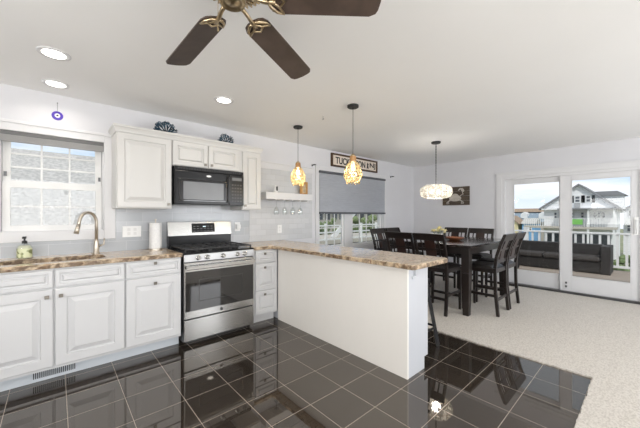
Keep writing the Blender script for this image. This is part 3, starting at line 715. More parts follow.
# floating shelf with stemware
t = thing('floating_shelf', 'thick white floating shelf mounted on the white tiled wall', 'shelf', (2.53, D-.1, 1.50))
b = B(); box(b, 2.12, 2.95, D-.21, D-.012, 1.505, 1.60); mk('shelf_board', b, 'trim', t, bevel=.004)
for i in range(5):
    b = B(); box(b, 2.27+i*.145, 2.295+i*.145, D-.20, D-.03, 1.492, 1.505); mk('glass_rack_rail', b, 'trim', t)
g0 = None
gl = ['leftmost', 'second from left', 'second from right', 'rightmost']
for i in range(4):
    x = 2.355+i*.145; y = D-.10
    if g0 is None:
        g0 = thing('wine_glass', 'clear wine glass hanging upside down under the shelf, leftmost of four', 'wine glass', (x, y, 1.29), 0, 'wine glasses hanging under the shelf')
        b = B(); lathe(b, [(.030, 1.29), (.036, 1.33), (.034, 1.37), (.016, 1.395), (.004, 1.405)], (x, y, 0), 20, cap=False); mk('bowl', b, 'clear', g0, smooth=True)
        b = B(); lathe(b, [(.004, 1.404), (.004, 1.488), (.034, 1.491), (.034, 1.492)], (x, y, 0), 16); mk('stem', b, 'clear', g0, smooth=True)
    else: dup(g0, (x, y, 1.29), 0, 'clear wine glass hanging upside down under the shelf, %s of four' % gl[i])
t = thing('small_figurine', 'small white figurine with a dark mark on the left of the floating shelf', 'figurine', (2.33, D-.12, 1.60))
b = B(); lathe(b, [(.028, 1.60), (.03, 1.615), (.022, 1.66), (.018, 1.69), (.012, 1.705)], (2.33, D-.12, 0), 16); mk('figurine_body', b, 'white', t, smooth=True)
b = B(); box(b, 2.325, 2.345, D-.155, D-.138, 1.63, 1.69); mk('dark_mark', b, 'ink', t, bevel=.003)
t = thing('wooden_plaque', 'honey-coloured wooden plaque standing on the right end of the floating shelf', 'plaque', (2.86, D-.1, 1.60))
b = B(); box(b, 2.79, 2.94, D-.10, D-.08, 1.60, 1.80); mk('plaque_board', b, 'orange', t, bevel=.006)
b = B(); box(b, 2.835, 2.895, D-.104, D-.10, 1.63, 1.76); mk('plaque_inlay', b, 'brass', t, bevel=.004)
# curtain brackets
for x, lab in ((3.11, 'small black curtain bracket left of the dining window'), (5.29, 'small black curtain bracket right of the dining window')):
    t = thing('curtain_bracket', lab, 'curtain bracket', (x, D, 2.09))
    b = B(); box(b, x-.008, x+.008, D-.006, D, 2.08, 2.11); mk('wall_plate', b, 'ink', t)
    b = B(); tube(b, [(x, D-.004, 2.095), (x, D-.07, 2.095)], .006, 8); tube(b, [(x-.025, D-.07, 2.098), (x+.025, D-.07, 2.098)], .008, 8); mk('rod_cup', b, 'ink', t)

# ================================================================== CEILING FIXTURES
def recessed(x, y, lab, power=1.2):
    t = thing('recessed_light', lab, 'ceiling light', (x, y, ZC), 0, 'recessed ceiling lights')
    b = B(); lathe(b, [(.092, ZC), (.092, ZC-.004), (.088, ZC-.007), (.066, ZC-.006), (.064, ZC)], (x, y, 0), 32); mk('trim_ring', b, 'trim', t, smooth=True)
    b = B(); lathe(b, [(.064, ZC-.003), (.063, ZC-.0068)], (x, y, 0), 28); mk('lens', b, 'led', t)
    d = bpy.data.lights.new('recessed_lamp', 'AREA'); d.shape = 'DISK'; d.size = .12; d.energy = power; d.color = (1, .93, .83); d.spread = 2.6
    o = bpy.data.objects.new('lamp', d); COL.objects.link(o); o.parent = t; o.location = (0, 0, -.012)
recessed(-.01, 2.747, 'bright recessed ceiling light nearest the camera, above the sink side')
recessed(.0, 3.368, 'bright recessed ceiling light nearest the wall above the sink window')
recessed(1.215, 2.755, 'bright recessed ceiling light in front of the microwave')
recessed(-1.2, .9, 'unseen recessed ceiling light added for fill behind the camera on the left'); recessed(2.6, -.6, 'unseen recessed ceiling light added for fill behind the camera on the right')  # two unseen lights added to help light the room
b = B(); tube(b, [(2.242, 2.454, ZC), (2.242, 2.454, ZC-.018), (2.252, 2.454, ZC-.03), (2.242, 2.454, ZC-.042), (2.234, 2.454, ZC-.032)], .0025, 6)
tag(base(mk('ceiling_hook', b, 'steel_dark'), (2.242, 2.454, ZC)), 'tiny metal hook screwed into the ceiling beside the pendants', 'hook')

def pendant(x, y, ztop, label):
    t = thing('pendant_light', label, 'pendant lamp', (x, y, ZC), 0, 'amber glass pendants over the peninsula')
    b = B(); lathe(b, [(.058, ZC), (.058, ZC-.018), (.05, ZC-.024), (.012, ZC-.026), (.008, ZC-.035)], (x, y, 0), 28); mk('ceiling_canopy', b, 'ink', t)
    b = B(); tube(b, [(x, y, ZC-.03), (x, y, ztop+.02)], .0028, 6); mk('cord', b, 'ink', t)
    b = B(); lathe(b, [(.006, ztop+.03), (.02, ztop+.018), (.03, ztop+.005), (.03, ztop)], (x, y, 0), 20); mk('socket_cap', b, 'brass', t, smooth=True)
    b = B(); lathe(b, [(.032, ztop), (.034, ztop-.05)], (x, y, 0), 20); mk('wood_collar', b, 'pwood', t)
    prof = [(.036, -.05), (.060, -.085), (.080, -.125), (.091, -.165), (.092, -.20), (.080, -.235), (.062, -.255)]
    seg = 14
    def lattice(bm, rs=1):
        R_ = []
        for i, (r, z) in enumerate(prof):
            R_.append([bm.verts.new((x+r*rs*math.cos(2*PI*(k+.5*(i % 2))/seg), y+r*rs*math.sin(2*PI*(k+.5*(i % 2))/seg), ztop+z)) for k in range(seg)])
        for i in range(len(R_)-1):
            for k in range(seg):
                a, c = R_[i], R_[i+1]; k1 = (k+1) % seg
                if i % 2 == 0: bm.faces.new((a[k], a[k1], c[k])); bm.faces.new((c[k], a[k1], c[k1]))
                else: bm.faces.new((a[k], c[k1], c[k])); bm.faces.new((a[k], a[k1], c[k1]))
    b = B(); lattice(b); gs = mk('glass_shade', b, 'amber', t)
    b = B(); lattice(b, 1.01); wf = mk('wire_lattice', b, 'brass', gs)
    m_ = wf.modifiers.new('wire', 'WIREFRAME'); m_.thickness = .0055
    b = B()
    for k in range(seg):
        a = 2*PI*k/seg; cx, cy_ = x+.064*math.cos(a), y+.064*math.sin(a); lathe(b, [(.0015, -.25), (.007, -.262), (.007, -.27), (.001, -.283)], (cx, cy_, ztop), 6)
    mk('crystal_drops', b, 'amber', gs)
    b = B(); lathe(b, [(.012, -.05), (.013, -.075), (.022, -.10), (.025, -.12), (.020, -.14), (.006, -.15)], (x, y, ztop), 18); mk('light_bulb', b, 'bulb', t, smooth=True)
    d = bpy.data.lights.new('pendant_lamp', 'POINT'); d.energy = 3; d.color = (1, .88, .68); d.shadow_soft_size = .04
    o = bpy.data.objects.new('lamp', d); COL.objects.link(o); o.parent = t; o.location = (0, 0, ztop-ZC-.20)
pendant(2.272, 2.954, 1.935, 'amber glass pendant nearer the wall, hanging in front of the floating shelf')
pendant(2.255, 2.016, 1.880, 'amber glass pendant nearer the camera, hanging in front of the town sign')

# dining chandelier
cx, cy_ = 4.32, 2.174
t = thing('capiz_chandelier', 'round white shell chandelier hanging on a black rod over the dining table', 'chandelier', (cx, cy_, ZC))
b = B(); lathe(b, [(.068, ZC), (.068, ZC-.02), (.06, ZC-.026), (.012, ZC-.03)], (cx, cy_, 0), 28); mk('ceiling_canopy', b, 'ink', t)
b = B(); tube(b, [(cx, cy_, ZC-.02), (cx, cy_, 1.60)], .006, 8)
for i in range(24): lathe(b, [(.006, -.006), (.011, 0), (.006, .006)], (cx, cy_, 1.78+i*.024), 8)
mk('hanging_rod', b, 'steel_dark', t)
b = B(); rnd = random.Random(3)
Rm, Zm, zc_ = .228, .102, 1.640
for i in range(15):
    ph = -PI/2+PI*(i+.5)/15
    rr_ = Rm*(abs(math.cos(ph))**.55); zz = zc_+Zm*math.copysign(abs(math.sin(ph))**.8, math.sin(ph)); nn = max(8, int(2*PI*rr_/.033))
    for k in range(nn):
        a = 2*PI*(k+.5*(i % 2))/nn; c0 = Vector((cx+rr_*math.cos(a), cy_+rr_*math.sin(a), zz)); nv = Vector((math.cos(a)*math.cos(ph), math.sin(a)*math.cos(ph), math.sin(ph)*1.4)).normalized()
        nv = (nv+Vector((rnd.uniform(-.5, .5), rnd.uniform(-.5, .5), rnd.uniform(-.5, .5)))).normalized()
        u = nv.orthogonal().normalized(); v_ = nv.cross(u); rad = rnd.uniform(.012, .017)
        ring = [[bmv for bmv in (b.verts.new(c0+nv*h+(u*math.cos(q)+v_*math.sin(q))*rad) for q in [2*PI*j/7 for j in range(7)])] for h in (-.0012, .0012)]
        b.faces.new(ring[0][::-1]); b.faces.new(ring[1])
        for j in range(7): b.faces.new((ring[0][j], ring[0][(j+1) % 7], ring[1][(j+1) % 7], ring[1][j]))
sh = mk('shell_shade', b, 'capiz', t); sh['kind'] = 'stuff'
b = B()
for z, r in ((zc_+.075, .16), (zc_, .21), (zc_-.075, .16)):
    tube(b, [(cx+r*math.cos(2*PI*k/24), cy_+r*math.sin(2*PI*k/24), z) for k in range(25)], .003, 6)
for k in range(4):
    a = PI/2*k; tube(b, [(cx, cy_, zc_+.10), (cx+.16*math.cos(a), cy_+.16*math.sin(a), zc_+.075), (cx+.21*math.cos(a), cy_+.21*math.sin(a), zc_), (cx+.16*math.cos(a), cy_+.16*math.sin(a), zc_-.075)], .003, 6)
mk('wire_frame', b, 'brass', t)
for k in range(3):
    a = 2*PI*k/3; px, py = cx+.07*math.cos(a), cy_+.07*math.sin(a)
    b = B(); lathe(b, [(.008, .03), (.022, .01), (.024, -.01), (.015, -.03), (.004, -.035)], (px, py, zc_), 14); mk('light_bulb', b, 'bulb_white', t, smooth=True)
d = bpy.data.lights.new('chandelier_lamp', 'POINT'); d.energy = 11; d.color = (1, .94, .86); d.shadow_soft_size = .07
o = bpy.data.objects.new('lamp', d); COL.objects.link(o); o.parent = t; o.location = (0, 0, zc_-ZC)

# ceiling fan
FX, FY, FZ = .550, 1.165, 2.183
t = thing('ceiling_fan', 'five-blade ceiling fan with dark walnut blades and antique brass motor', 'ceiling fan', (FX, FY, ZC))
b = B(); lathe(b, [(.085, ZC), (.09, ZC-.03), (.075, ZC-.045), (.12, ZC-.06), (.145, ZC-.085), (.145, ZC-.125), (.13, ZC-.15), (.06, ZC-.16)], (FX, FY, 0), 40); mk('motor_housing', b, 'brass', t, smooth=True)
b = B()
for k in range(40):
    a = 2*PI*k/40; ca, sa = math.cos(a), math.sin(a); bar(b, (FX+.065*ca, FY+.065*sa, ZC-.168), (FX+.142*ca, FY+.142*sa, ZC-.150), .006, .012, (0, 0, 1))
v = mk('vent_fins', b, 'brass', t)
b = B(); lathe(b, [(.062, ZC-.158), (.064, ZC-.175), (.05, ZC-.182), (.056, ZC-.195), (.056, ZC-.225), (.050, ZC-.235), (.046, ZC-.230), (.034, ZC-.226), (.022, ZC-.232), (.010, ZC-.236)], (FX, FY, 0), 32); mk('switch_housing', b, 'brass', t, smooth=True)
b = B(); px, py = FX-.0447, FY+.040; tube(b, [(px+.008, py-.007, ZC-.19), (px, py, ZC-.20), (px, py, 2.07)], .0012, 5); lathe(b, [(.001, .012), (.004, .004), (.004, -.006), (.001, -.01)], (px, py, 2.06), 8); mk('pull_chain', b, 'brass', t)
A0 = math.radians(95.0); PT = -.26
for k in range(5):
    a = math.radians((91, 27.5, -41, -112, 160)[k]); M4 = Matrix.Translation((FX, FY, FZ)) @ Matrix.Rotation(a, 4, 'Z') @ Matrix.Rotation(PT, 4, 'X')
    r0, r1, hw = .150, (.725, .72, .62, .70, .70)[k], .069
    poly = [(r0, -.03), (r0+.012, -.05), (r0+.04, -.062), (r1-.035, -hw-.001), (r1-.008, -hw+.012), (r1, -hw+.03), (r1+.004, 0), (r1, hw-.03), (r1-.008, hw-.012), (r1-.035, hw+.001), (r0+.04, .062), (r0+.012, .05), (r0, .03), (r0-.006, 0)]
    b = B(); prism(b, poly, -.0035, .0035)
    for q in b.verts: q.co = M4 @ q.co
    bl = mk('fan_blade', b, 'blade', t, bevel=.0015)
    b = B()
    tube(b, [(.06, 0, .012), (.10, 0, .004), (.14, 0, -.010), (.18, 0, -.010)], [.011, .009, .010, .009], 8)
    for sg in (1, -1):
        tube(b, [(.150, 0, -.010), (.158, sg*.025, -.008), (.182, sg*.048, -.008), (.214, sg*.058, -.007)], [.008, .008, .0065, .004], 8)
        tube(b, [(.162, 0, -.009), (.187, sg*.018, -.008), (.210, sg*.05, -.007)], [.006, .006, .004], 8)
    tube(b, [(.210, -.056, -.007), (.194, -.028, -.008), (.218, 0, -.008), (.194, .028, -.008), (.210, .056, -.007)], .0055, 8)
    for q in b.verts: q.co = M4 @ q.co
    mk('blade_bracket', b, 'brass', t, smooth=True)

# ================================================================== DINING SET
Z0 = .012
t = thing('dining_table', 'square counter-height dark espresso dining table with thick legs', 'table', (4.55, 2.13, Z0))
TX0, TX1, TY0, TY1 = 3.80, 5.36, 1.465, 2.85
b = B(); box(b, TX0, TX1, TY0, TY1, .875, .905); mk('tabletop', b, 'tabletop', t, bevel=.005)
b = B(); frame(b, TX0+.05, TX1-.05, TY0+.05, TY1-.05, .022, .785, .875, 'XZ') if False else None
for x0_, x1_, y0_, y1_ in ((TX0+.06, TX1-.06, TY0+.05, TY0+.072), (TX0+.06, TX1-.06, TY1-.072, TY1-.05), (TX0+.05, TX0+.072, TY0+.072, TY1-.072), (TX1-.072, TX1-.05, TY0+.072, TY1-.072)):
    b = B() if b is None else b; box(b, x0_, x1_, y0_, y1_, .785, .875)
mk('apron', b, 'wood', t)
for lx, ly in ((TX0+.085, TY0+.085), (TX1-.085, TY0+.085), (TX0+.085, TY1-.085), (TX1-.085, TY1-.085)):
    b = B(); bar(b, (lx, ly, Z0), (lx, ly, .55), (.072), (.072), w2=1.36); box(b, lx-.049, lx+.049, ly-.049, ly+.049, .55, .875); mk('leg', b, 'wood', t, bevel=.004)

def make_chair():
    """local frame: faces +Y, origin on the floor at seat centre"""
    t = thing('dining_chair', '', 'chair', (0, 0, 0), 0, 'counter-height espresso chairs around the dining table')
    W = .215; yb = -.21; yf = .20; H = 1.03
    def P(name, f, mat='wood', bev=.003, sm=False):
        b = B(); f(b)
        for v in b.verts:
            if v.co.z > .64: v.co.y -= .04*((v.co.z-.64)/.39)**1.4
        return mk(name, b, mat, t, bevel=bev, smooth=sm, world=False)
    for sg in (-1, 1):
        x = sg*(W-.018)
        def rear(b):
            pts = [(x, yb-.035, 0), (x, yb-.005, .30), (x, yb, .60)]
            for p, q in zip(pts, pts[1:]): bar(b, p, q, .036, .036, (1, 0, 0))
        P('leg', rear)
        P('leg', lambda b: bar(b, (x*.98, yf-.02, 0), (x*.98, yf-.02, .575), .028, .028, (1, 0, 0), 1.35))
        def post(b):
            pts = [(x, yb, .60), (x, yb-.012, .75), (x, yb-.04, .90), (x, yb-.075, H)]
            for p, q in zip(pts, pts[1:]): bar(b, p, q, .036, .030, (1, 0, 0))
        P('back_post', post)
    def rails(b):
        bar(b, (-W+.03, yb-.058, .965), (W-.03, yb-.058, .965), .085, .022, (0, 1, 0)) if False else None
        prism(b, [(yb-.036, .91), (yb-.056, .905), (yb-.090, 1.03), (yb-.070, 1.035)], -W+.004, W-.004, 'YZ')
    def toprail(b): prism(b, [(yb-.048, .945), (yb-.066, .942), (yb-.090, 1.032), (yb-.070, 1.037)], -W+.002, W-.002, 'YZ')
    P('top_rail', toprail)
    P('lower_back_rail', lambda b: prism(b, [(yb+.008, .655), (yb-.012, .655), (yb-.016, .70), (yb+.004, .70)], -W+.03, W-.03, 'YZ'))
    P('cross_rail', lambda b: prism(b, [(yb-.014, .815), (yb-.028, .815), (yb-.033, .84), (yb-.019, .84)], -W+.03, W-.03, 'YZ'))
    P('back_splat', lambda b: prism(b, [(yb+.000, .69), (yb-.014, .69), (yb-.022, .80), (yb-.040, .88), (yb-.060, .955), (yb-.048, .955), (yb-.028, .88), (yb-.010, .80)], -.072, .072, 'YZ'), 'wood_red')
    for sx in (-.118, .118):
        P('slat', lambda b: prism(b, [(yb+.000, .69), (yb-.014, .69), (yb-.022, .80), (yb-.040, .88), (yb-.060, .955), (yb-.048, .955), (yb-.028, .88), (yb-.010, .80)], sx-.009, sx+.009, 'YZ'))
    def sf(b):
        box(b, -W+.036, W-.036, yf-.035, yf-.012, .535, .59); box(b, -W+.036, W-.036, yb-.008, yb+.012, .535, .59)
        for s in (-1, 1): x0, x1 = sorted((s*(W-.006), s*(W-.028))); box(b, x0, x1, yb+.018, yf-.038, .535, .59)
    P('seat_frame', sf)
    def seat(b):
        n = 10
        g = [[None]*(n+1) for _ in range(n+1)]
        for i in range(n+1):
            for j in range(n+1):
                u, v = -1+2*i/n, -1+2*j/n; z = .592+.034*((1-u**6)*(1-v**6))**.5; g[i][j] = b.verts.new((u*W, (yf+yb)/2+.015+v*.205, z))
        for i in range(n):
            for j in range(n): b.faces.new((g[i][j], g[i+1][j], g[i+1][j+1], g[i][j+1]))
        box(b, -W, W, (yf+yb)/2+.015-.205, (yf+yb)/2+.015+.205, .585, .5925)
    P('seat_cushion', seat, 'leather', 0, False)
    def strs(b):
        for s in (-1, 1): bar(b, (s*(W-.018), yb-.012, .25), (s*(W-.018), yf-.02, .25), .018, .034, (0, 0, 1))
        bar(b, (-W+.02, yf-.02, .18), (W-.02, yf-.02, .18), .018, .036, (0, 0, 1)); bar(b, (-W+.02, yb-.014, .20), (W-.02, yb-.014, .20), .018, .034, (0, 0, 1))
    P('stretcher', strs)
    return t
ch = make_chair()
spots = [(3.89, 1.905, -PI/2, 'espresso chair at the near left corner, its back closest to the peninsula end'),
         (3.89, 2.35, -PI/2, 'espresso chair on the peninsula side, its back half hidden behind the granite counter'),
         (4.32, 1.51, 0, 'espresso chair on the near side, left of the two facing away from the camera'),
         (4.78, 1.51, 0, 'espresso chair on the near side, nearest the sliding door'),
         (5.37, 2.02, PI/2, 'espresso chair at the far right end, beside the sliding door'),
         (5.37, 2.465, PI/2, 'espresso chair at the far right end, seen behind the flowers'),
         (4.30, 2.93, PI, 'espresso chair on the window side, leftmost against the dining window'),
         (4.75, 2.93, PI, 'espresso chair on the window side, second from the left end')]
for i, (x, y, a, lab) in enumerate(spots):
    if i == 0: ch.location = (x, y, Z0); ch.rotation_euler = (0, 0, a); ch['label'] = lab; WL[ch.name] = Vector((x, y, Z0))
    else: dup(ch, (x, y, Z0), a, lab)

# flowers and bowl
fx, fy, fz = 4.42, 2.18, .905
t = thing('flower_vase', 'clear glass vase of pale yellow flowers on the dining table', 'vase of flowers', (fx, fy, fz))
b = B(); lathe(b, [(.045, fz), (.05, fz+.004), (.052, fz+.075), (.047, fz+.078), (.045, fz+.008)], (fx, fy, 0), 24); mk('vase', b, 'clear', t, smooth=True)
rnd = random.Random(5)
bs, bf, bl_ = B(), B(), B()
for k in range(22):
    a = rnd.uniform(0, 2*PI); r = .115*math.sqrt((k+.5)/22); hx, hy, hz = fx+r*math.cos(a+k), fy+r*math.sin(a+k), fz+.185-.6*r+rnd.uniform(-.012, .012)
    tube(bs, [(fx+(hx-fx)*.2, fy+(hy-fy)*.2, fz+.012), (hx, hy, hz)], .002, 5)
    for ly in range(3):
        for p_ in range(7):
            q = 2*PI*p_/7+ly*.4; rr_ = .034-.008*ly; c0 = Vector((hx, hy, hz+.006*ly)); d_ = Vector((math.cos(q), math.sin(q), .25+.5*ly)).normalized(); sd = Vector((-math.sin(q), math.cos(q), 0))
            v4 = [bf.verts.new(c0), bf.verts.new(c0+d_*rr_*.6+sd*.013), bf.verts.new(c0+d_*rr_), bf.verts.new(c0+d_*rr_*.6-sd*.013)]; bf.faces.new(v4)
    q = a+1; c0 = Vector((hx, hy, hz-.02)); d_ = Vector((math.cos(q), math.sin(q), .1)); sd = Vector((-math.sin(q), math.cos(q), 0))
    v4 = [bl_.verts.new(c0), bl_.verts.new(c0+d_*.03+sd*.012), bl_.verts.new(c0+d_*.055), bl_.verts.new(c0+d_*.03-sd*.012)]; bl_.faces.new(v4)
mk('flower_stems', bs, 'leaf', t); mk('flower_heads', bf, 'petal', t); mk('leaves', bl_, 'leaf', t)
b = B(); lathe(b, [(.05, .905), (.07, .908), (.12, .935), (.135, .95), (.129, .952), (.11, .935), (.06, .915), (.01, .913)], (4.50, 1.97, 0), 32)
tag(base(mk('fruit_bowl', b, 'terracotta', smooth=True), (4.50, 1.97, .905)), 'shallow reddish wooden bowl on the dining table beside the flowers', 'bowl')

# bar stool behind the peninsula end
t = thing('bar_stool', 'black metal bar stool tucked under the peninsula overhang', 'stool', (2.62, 1.60, 0))
sx, sy, sz = 2.625, 1.585, .64
for a_, c_ in ((1, -1), (1, 1), (-1, 1), (-1, -1)):
    b = B(); bar(b, (sx+a_*.15+(.02 if a_ > 0 else -.0), sy+c_*.20, 0), (sx+a_*.10, sy+c_*.11, sz), .034, .020, (c_, -a_, 0), .9); mk('leg', b, 'grout', t, bevel=.002)
b = B(); box(b, sx-.13, sx+.13, sy-.14, sy+.14, sz, sz+.02); mk('seat', b, 'grout', t, bevel=.008)
b = B()
for c_ in (-1, 1): bar(b, (sx-.14, sy+c_*.178, .18), (sx+.152, sy+c_*.178, .18), .02, .008)
for a_ in (-1, 1): bar(b, (sx+a_*.138, sy-.175, .20), (sx+a_*.138, sy+.175, .20), .02, .008)
mk('foot_rail', b, 'grout', t)

# ================================================================== OUTSIDE
b = B(); box(b, XE+.14, 9.9, -3.5, 6.5, -.10, -.02); st(mk('floor_deck', b, 'deck'))
b = B(); box(b, -60, 140, -90, 160, -3.4, -3.2); st(mk('ground', b, 'grass'))
# deck railing
t = thing('deck_railing', 'white vinyl railing along the outer edge of the deck', 'railing', (9.78, 1.5, -.02))
RXX = 9.78
b = B(); box(b, RXX-.045, RXX+.045, -3.4, 6.4, .83, .87); mk('top_rail', b, 'vinyl', t, bevel=.004)
b = B(); box(b, RXX-.03, RXX+.03, -3.4, 6.4, .05, .10); mk('bottom_rail', b, 'vinyl', t)
for y in (-3.4, -1.5, .4-.95, 2.3, 4.3, 6.3):
    b = B(); box(b, RXX-.05, RXX+.05, y-.05, y+.05, -.02, .93); box(b, RXX-.06, RXX+.06, y-.06, y+.06, .93, .95); mk('post', b, 'vinyl', t)
y = -3.25
while y < 6.3:
    b = B(); box(b, RXX-.018, RXX+.018, y-.022, y+.022, .10, .83); mk('baluster', b, 'vinyl', t); y += .15
# wicker sofa
t = thing('outdoor_sofa', 'long dark brown wicker sofa on the deck against the railing', 'sofa', (9.2, 2.3, -.02))
b = B(); box(b, 8.92, 9.62, .66, 3.9, -.0, .25); mk('sofa_base', b, 'wicker', t, bevel=.01)
b = B(); box(b, 9.38, 9.62, .66, 3.9, .25, .60); mk('backrest', b, 'wicker', t, bevel=.01)
b = B(); box(b, 8.90, 9.62, .56, .72, -.02, .60); mk('armrest', b, 'wicker', t, bevel=.01)
b = B(); box(b, 8.90, 9.62, 3.84, 3.98, -.02, .60); mk('armrest', b, 'wicker', t, bevel=.01)
for y in (.73, 1.77, 2.81):
    b = B(); box(b, 8.88, 9.38, y, y+1.02, .25, .36); mk('seat_cushion', b, 'cushion', t, bevel=.03)
t = thing('outdoor_armchair', 'dark wicker armchair on the deck close to the fixed glass panel', 'armchair', (8.2, 2.55, -.02))
b = B(); box(b, 7.85, 8.55, 2.25, 2.95, -.02, .28); mk('chair_base', b, 'wicker', t, bevel=.01)
b = B(); box(b, 7.85, 8.55, 2.15, 2.25, -.02, .50); mk('armrest', b, 'wicker', t, bevel=.01)
b = B(); box(b, 7.85, 8.55, 2.95, 3.05, -.02, .50); mk('armrest', b, 'wicker', t, bevel=.01)
b = B(); box(b, 7.75, 7.85, 2.15, 3.05, -.02, .62); mk('backrest', b, 'wicker', t, bevel=.01)
b = B(); box(b, 7.86, 8.50, 2.26, 2.94, .28, .38); mk('seat_cushion', b, 'cushion', t, bevel=.03)

# --- big white gabled house across the lagoon
HX = 35.0; GZ = -3.2
def win(parent, x, y0, y1, z0, z1, shut=0):
    b = B(); frame(b, y0, y1, z0, z1, .07, x-.06, x-.01, 'YZ'); box(b, x-.05, x-.02, y0, y1, (z0+z1)/2-.03, (z0+z1)/2+.03); f = mk('window', b, 'vinyl', parent)
    b = B(); box(b, x-.03, x-.005, y0+.07, y1-.07, z0+.07, z1-.07); mk('pane', b, 'darkwin', f)
    if shut:
        for a0 in (y0-.24, y1+.04):
            b = B(); box(b, x-.05, x-.005, a0, a0+.20, z0, z1); mk('shutter', b, 'shutter', parent)
t = thing('gabled_house', 'big white gabled house across the lagoon with porch and green awning', 'house', (HX+4, 4.2, GZ))
pk, el, er, ez = 4.23, 6.8, 1.85, 1.95
b = B(); prism(b, [(el, GZ), (er, GZ), (er, ez), (pk, 3.95), (el, 2.15)], HX, HX+4.4, 'YZ'); mk('wall', b, 'siding', t)
b = B()
for a, c in (((pk, 4.12), (er-.35, ez-.12)), ((pk, 4.12), (el+.35, 1.95))):
    prism(b, [a, c, (c[0], c[1]-.16), (a[0], a[1]-.16)] if a[0] > c[0] else [a, (a[0], a[1]-.16), (c[0], c[1]-.16), c], HX-.3, HX+4.5, 'YZ')
mk('roof', b, 'roof', t)
b = B(); box(b, HX-.45, HX, er-.1, el+.1, 1.78, 1.92); box(b, HX-.03, HX, er, el, 2.38, 2.46); mk('porch_roof_band', b, 'vinyl', t)
b = B(); box(b, HX+2, HX+4.3, 1.5, 3.3, 1.5, 3.15); mk('rear_wing', b, 'siding', t)
b = B(); prism(b, [(1.3, 3.05), (3.5, 3.05), (3.4, 3.45), (1.9, 3.45)], HX+1.8, HX+4.5, 'YZ'); mk('rear_wing_roof', b, 'roof', t)
win(t, HX, 4.12, 4.55, 2.42, 3.05, 1); win(t, HX, 3.42, 3.80, 2.42, 3.05, 1)
b = B(); box(b, HX-.3, HX, 4.15, 4.52, 1.98, 2.40); mk('air_conditioner', b, varied('grey_unit', (.4, .4, .41), None, 5, .5), t)
win(t, HX, 3.85, 4.15, 1.03, 1.6); win(t, HX, 2.5, 2.78, 1.03, 1.6); win(t, HX, 2.80, 3.05, 1.03, 1.6); win(t, HX, 3.07, 3.32, 1.03, 1.6)
win(t, HX, 5.2, 5.6, .95, 1.6); win(t, HX, 4.55, 4.85, 1.0, 1.6); win(t, HX, 5.75, 6.05, .95, 1.6)
b = B(); box(b, HX-1.6, HX, er-.1, el+1.2, .12, .30); mk('balcony_floor', b, 'tan', t)
b = B(); box(b, HX-1.6, HX-1.55, er-.1, el+1.2, .98, 1.03)
yy = er-.1
while yy < el+1.2: box(b, HX-1.6, HX-1.56, yy, yy+.05, .3, 1.0); yy += .16
mk('balcony_railing', b, 'vinyl', t)
for yy in (er, 3.4, 5.0, el+1.0):
    b = B(); box(b, HX-1.58, HX-1.44, yy, yy+.14, GZ, .12); mk('porch_post', b, 'vinyl', t)
    if yy < el:
        b = B(); box(b, HX-1.58, HX-1.46, yy, yy+.12, .3, 1.80); mk('porch_post', b, 'vinyl', t)
b = B(); prism(b, [(-1.6, 1.80), (0, 1.95), (0, 2.02), (-1.6, 1.86)], er-.1, el+.1, 'XZ') if False else box(b, HX-1.7, HX, er-.1, 5.5, 1.78, 1.90); mk('porch_roof', b, 'roof', t)
b = B(); box(b, HX-1.68, HX-1.62, 3.80, 4.82, .50, .95); mk('green_banner', b, 'green', t)
b = B(); box(b, HX-.05, HX, 2.2, 6.6, -1.8, -.4); mk('lower_opening', b, 'darkwin', t)
# neighbouring house right
t = thing('white_house', 'smaller white house with grey roof to the right of the gabled house', 'house', (43, .3, GZ))
b = B(); prism(b, [(1.7, GZ), (-1.6, GZ), (-1.6, 1.8), (.05, 2.75), (1.7, 1.8)], 41, 46, 'YZ'); mk('wall', b, 'siding', t)
b = B()
prism(b, [(.05, 2.9), (.05, 2.75), (2.0, 1.65), (2.0, 1.8)], 40.7, 46.3, 'YZ'); prism(b, [(.05, 2.9), (-1.9, 1.8), (-1.9, 1.65), (.05, 2.75)], 40.7, 46.3, 'YZ'); mk('roof', b, 'roof', t)
win(t, 41, .8, 1.4, 1.2, 1.8); win(t, 41, 1.1, 1.5, -.3, .5); win(t, 41, .3, .7, -.3, .5)
b = B(); box(b, 40.2, 41, -1.6, 1.6, .35, .5); box(b, 40.2, 40.25, -1.6, 1.6, .5, 1.05); mk('porch_deck', b, 'vinyl', t)
# far row: blue-grey roof with dormers
t = thing('row_house', 'long house with blue-grey roof, brown ridge and small white dormers', 'house', (50, 11, GZ))
b = B(); box(b, 47, 53, 8.2, 19, GZ, .5); mk('wall', b, 'tan', t)
b = B(); prism(b, [(46.5, .45), (50, 2.0), (53.5, .45)], 8.0, 19.2, 'XZ'); mk('roof', b, 'roof_blue', t)
b = B(); prism(b, [(49.0, 1.75), (50, 2.25), (51, 1.75)], 7.9, 19.3, 'XZ'); mk('ridge_roof', b, 'roof_brown', t)
for yy in (9.4, 11.4, 13.4):
    b = B(); prism(b, [(yy-.35, .9), (yy+.35, .9), (yy+.35, 1.45), (yy, 1.75), (yy-.35, 1.45)], 47.3, 49.5, 'YZ'); mk('dormer', b, 'vinyl', t)
t = thing('yellow_house', 'little yellow gabled house at the left of the door view', 'house', (43, 12, GZ))
b = B(); prism(b, [(10.7, GZ), (12.6, GZ), (12.6, .3), (11.65, 1.1), (10.7, .3)], 42, 45, 'YZ'); mk('wall', b, 'yellow', t)
b = B(); prism(b, [(11.65, 1.25), (11.65, 1.1), (12.8, .15), (12.8, .3)], 41.8, 45.2, 'YZ'); prism(b, [(11.65, 1.25), (10.5, .3), (10.5, .15), (11.65, 1.1)], 41.8, 45.2, 'YZ'); mk('roof', b, 'roof_brown', t)
win(t, 42, 11.1, 11.5, -.5, .2); win(t, 42, 11.9, 12.3, -.5, .2)
t = thing('blue_house', 'small bright blue house beside the yellow one', 'house', (43, 9.8, GZ))
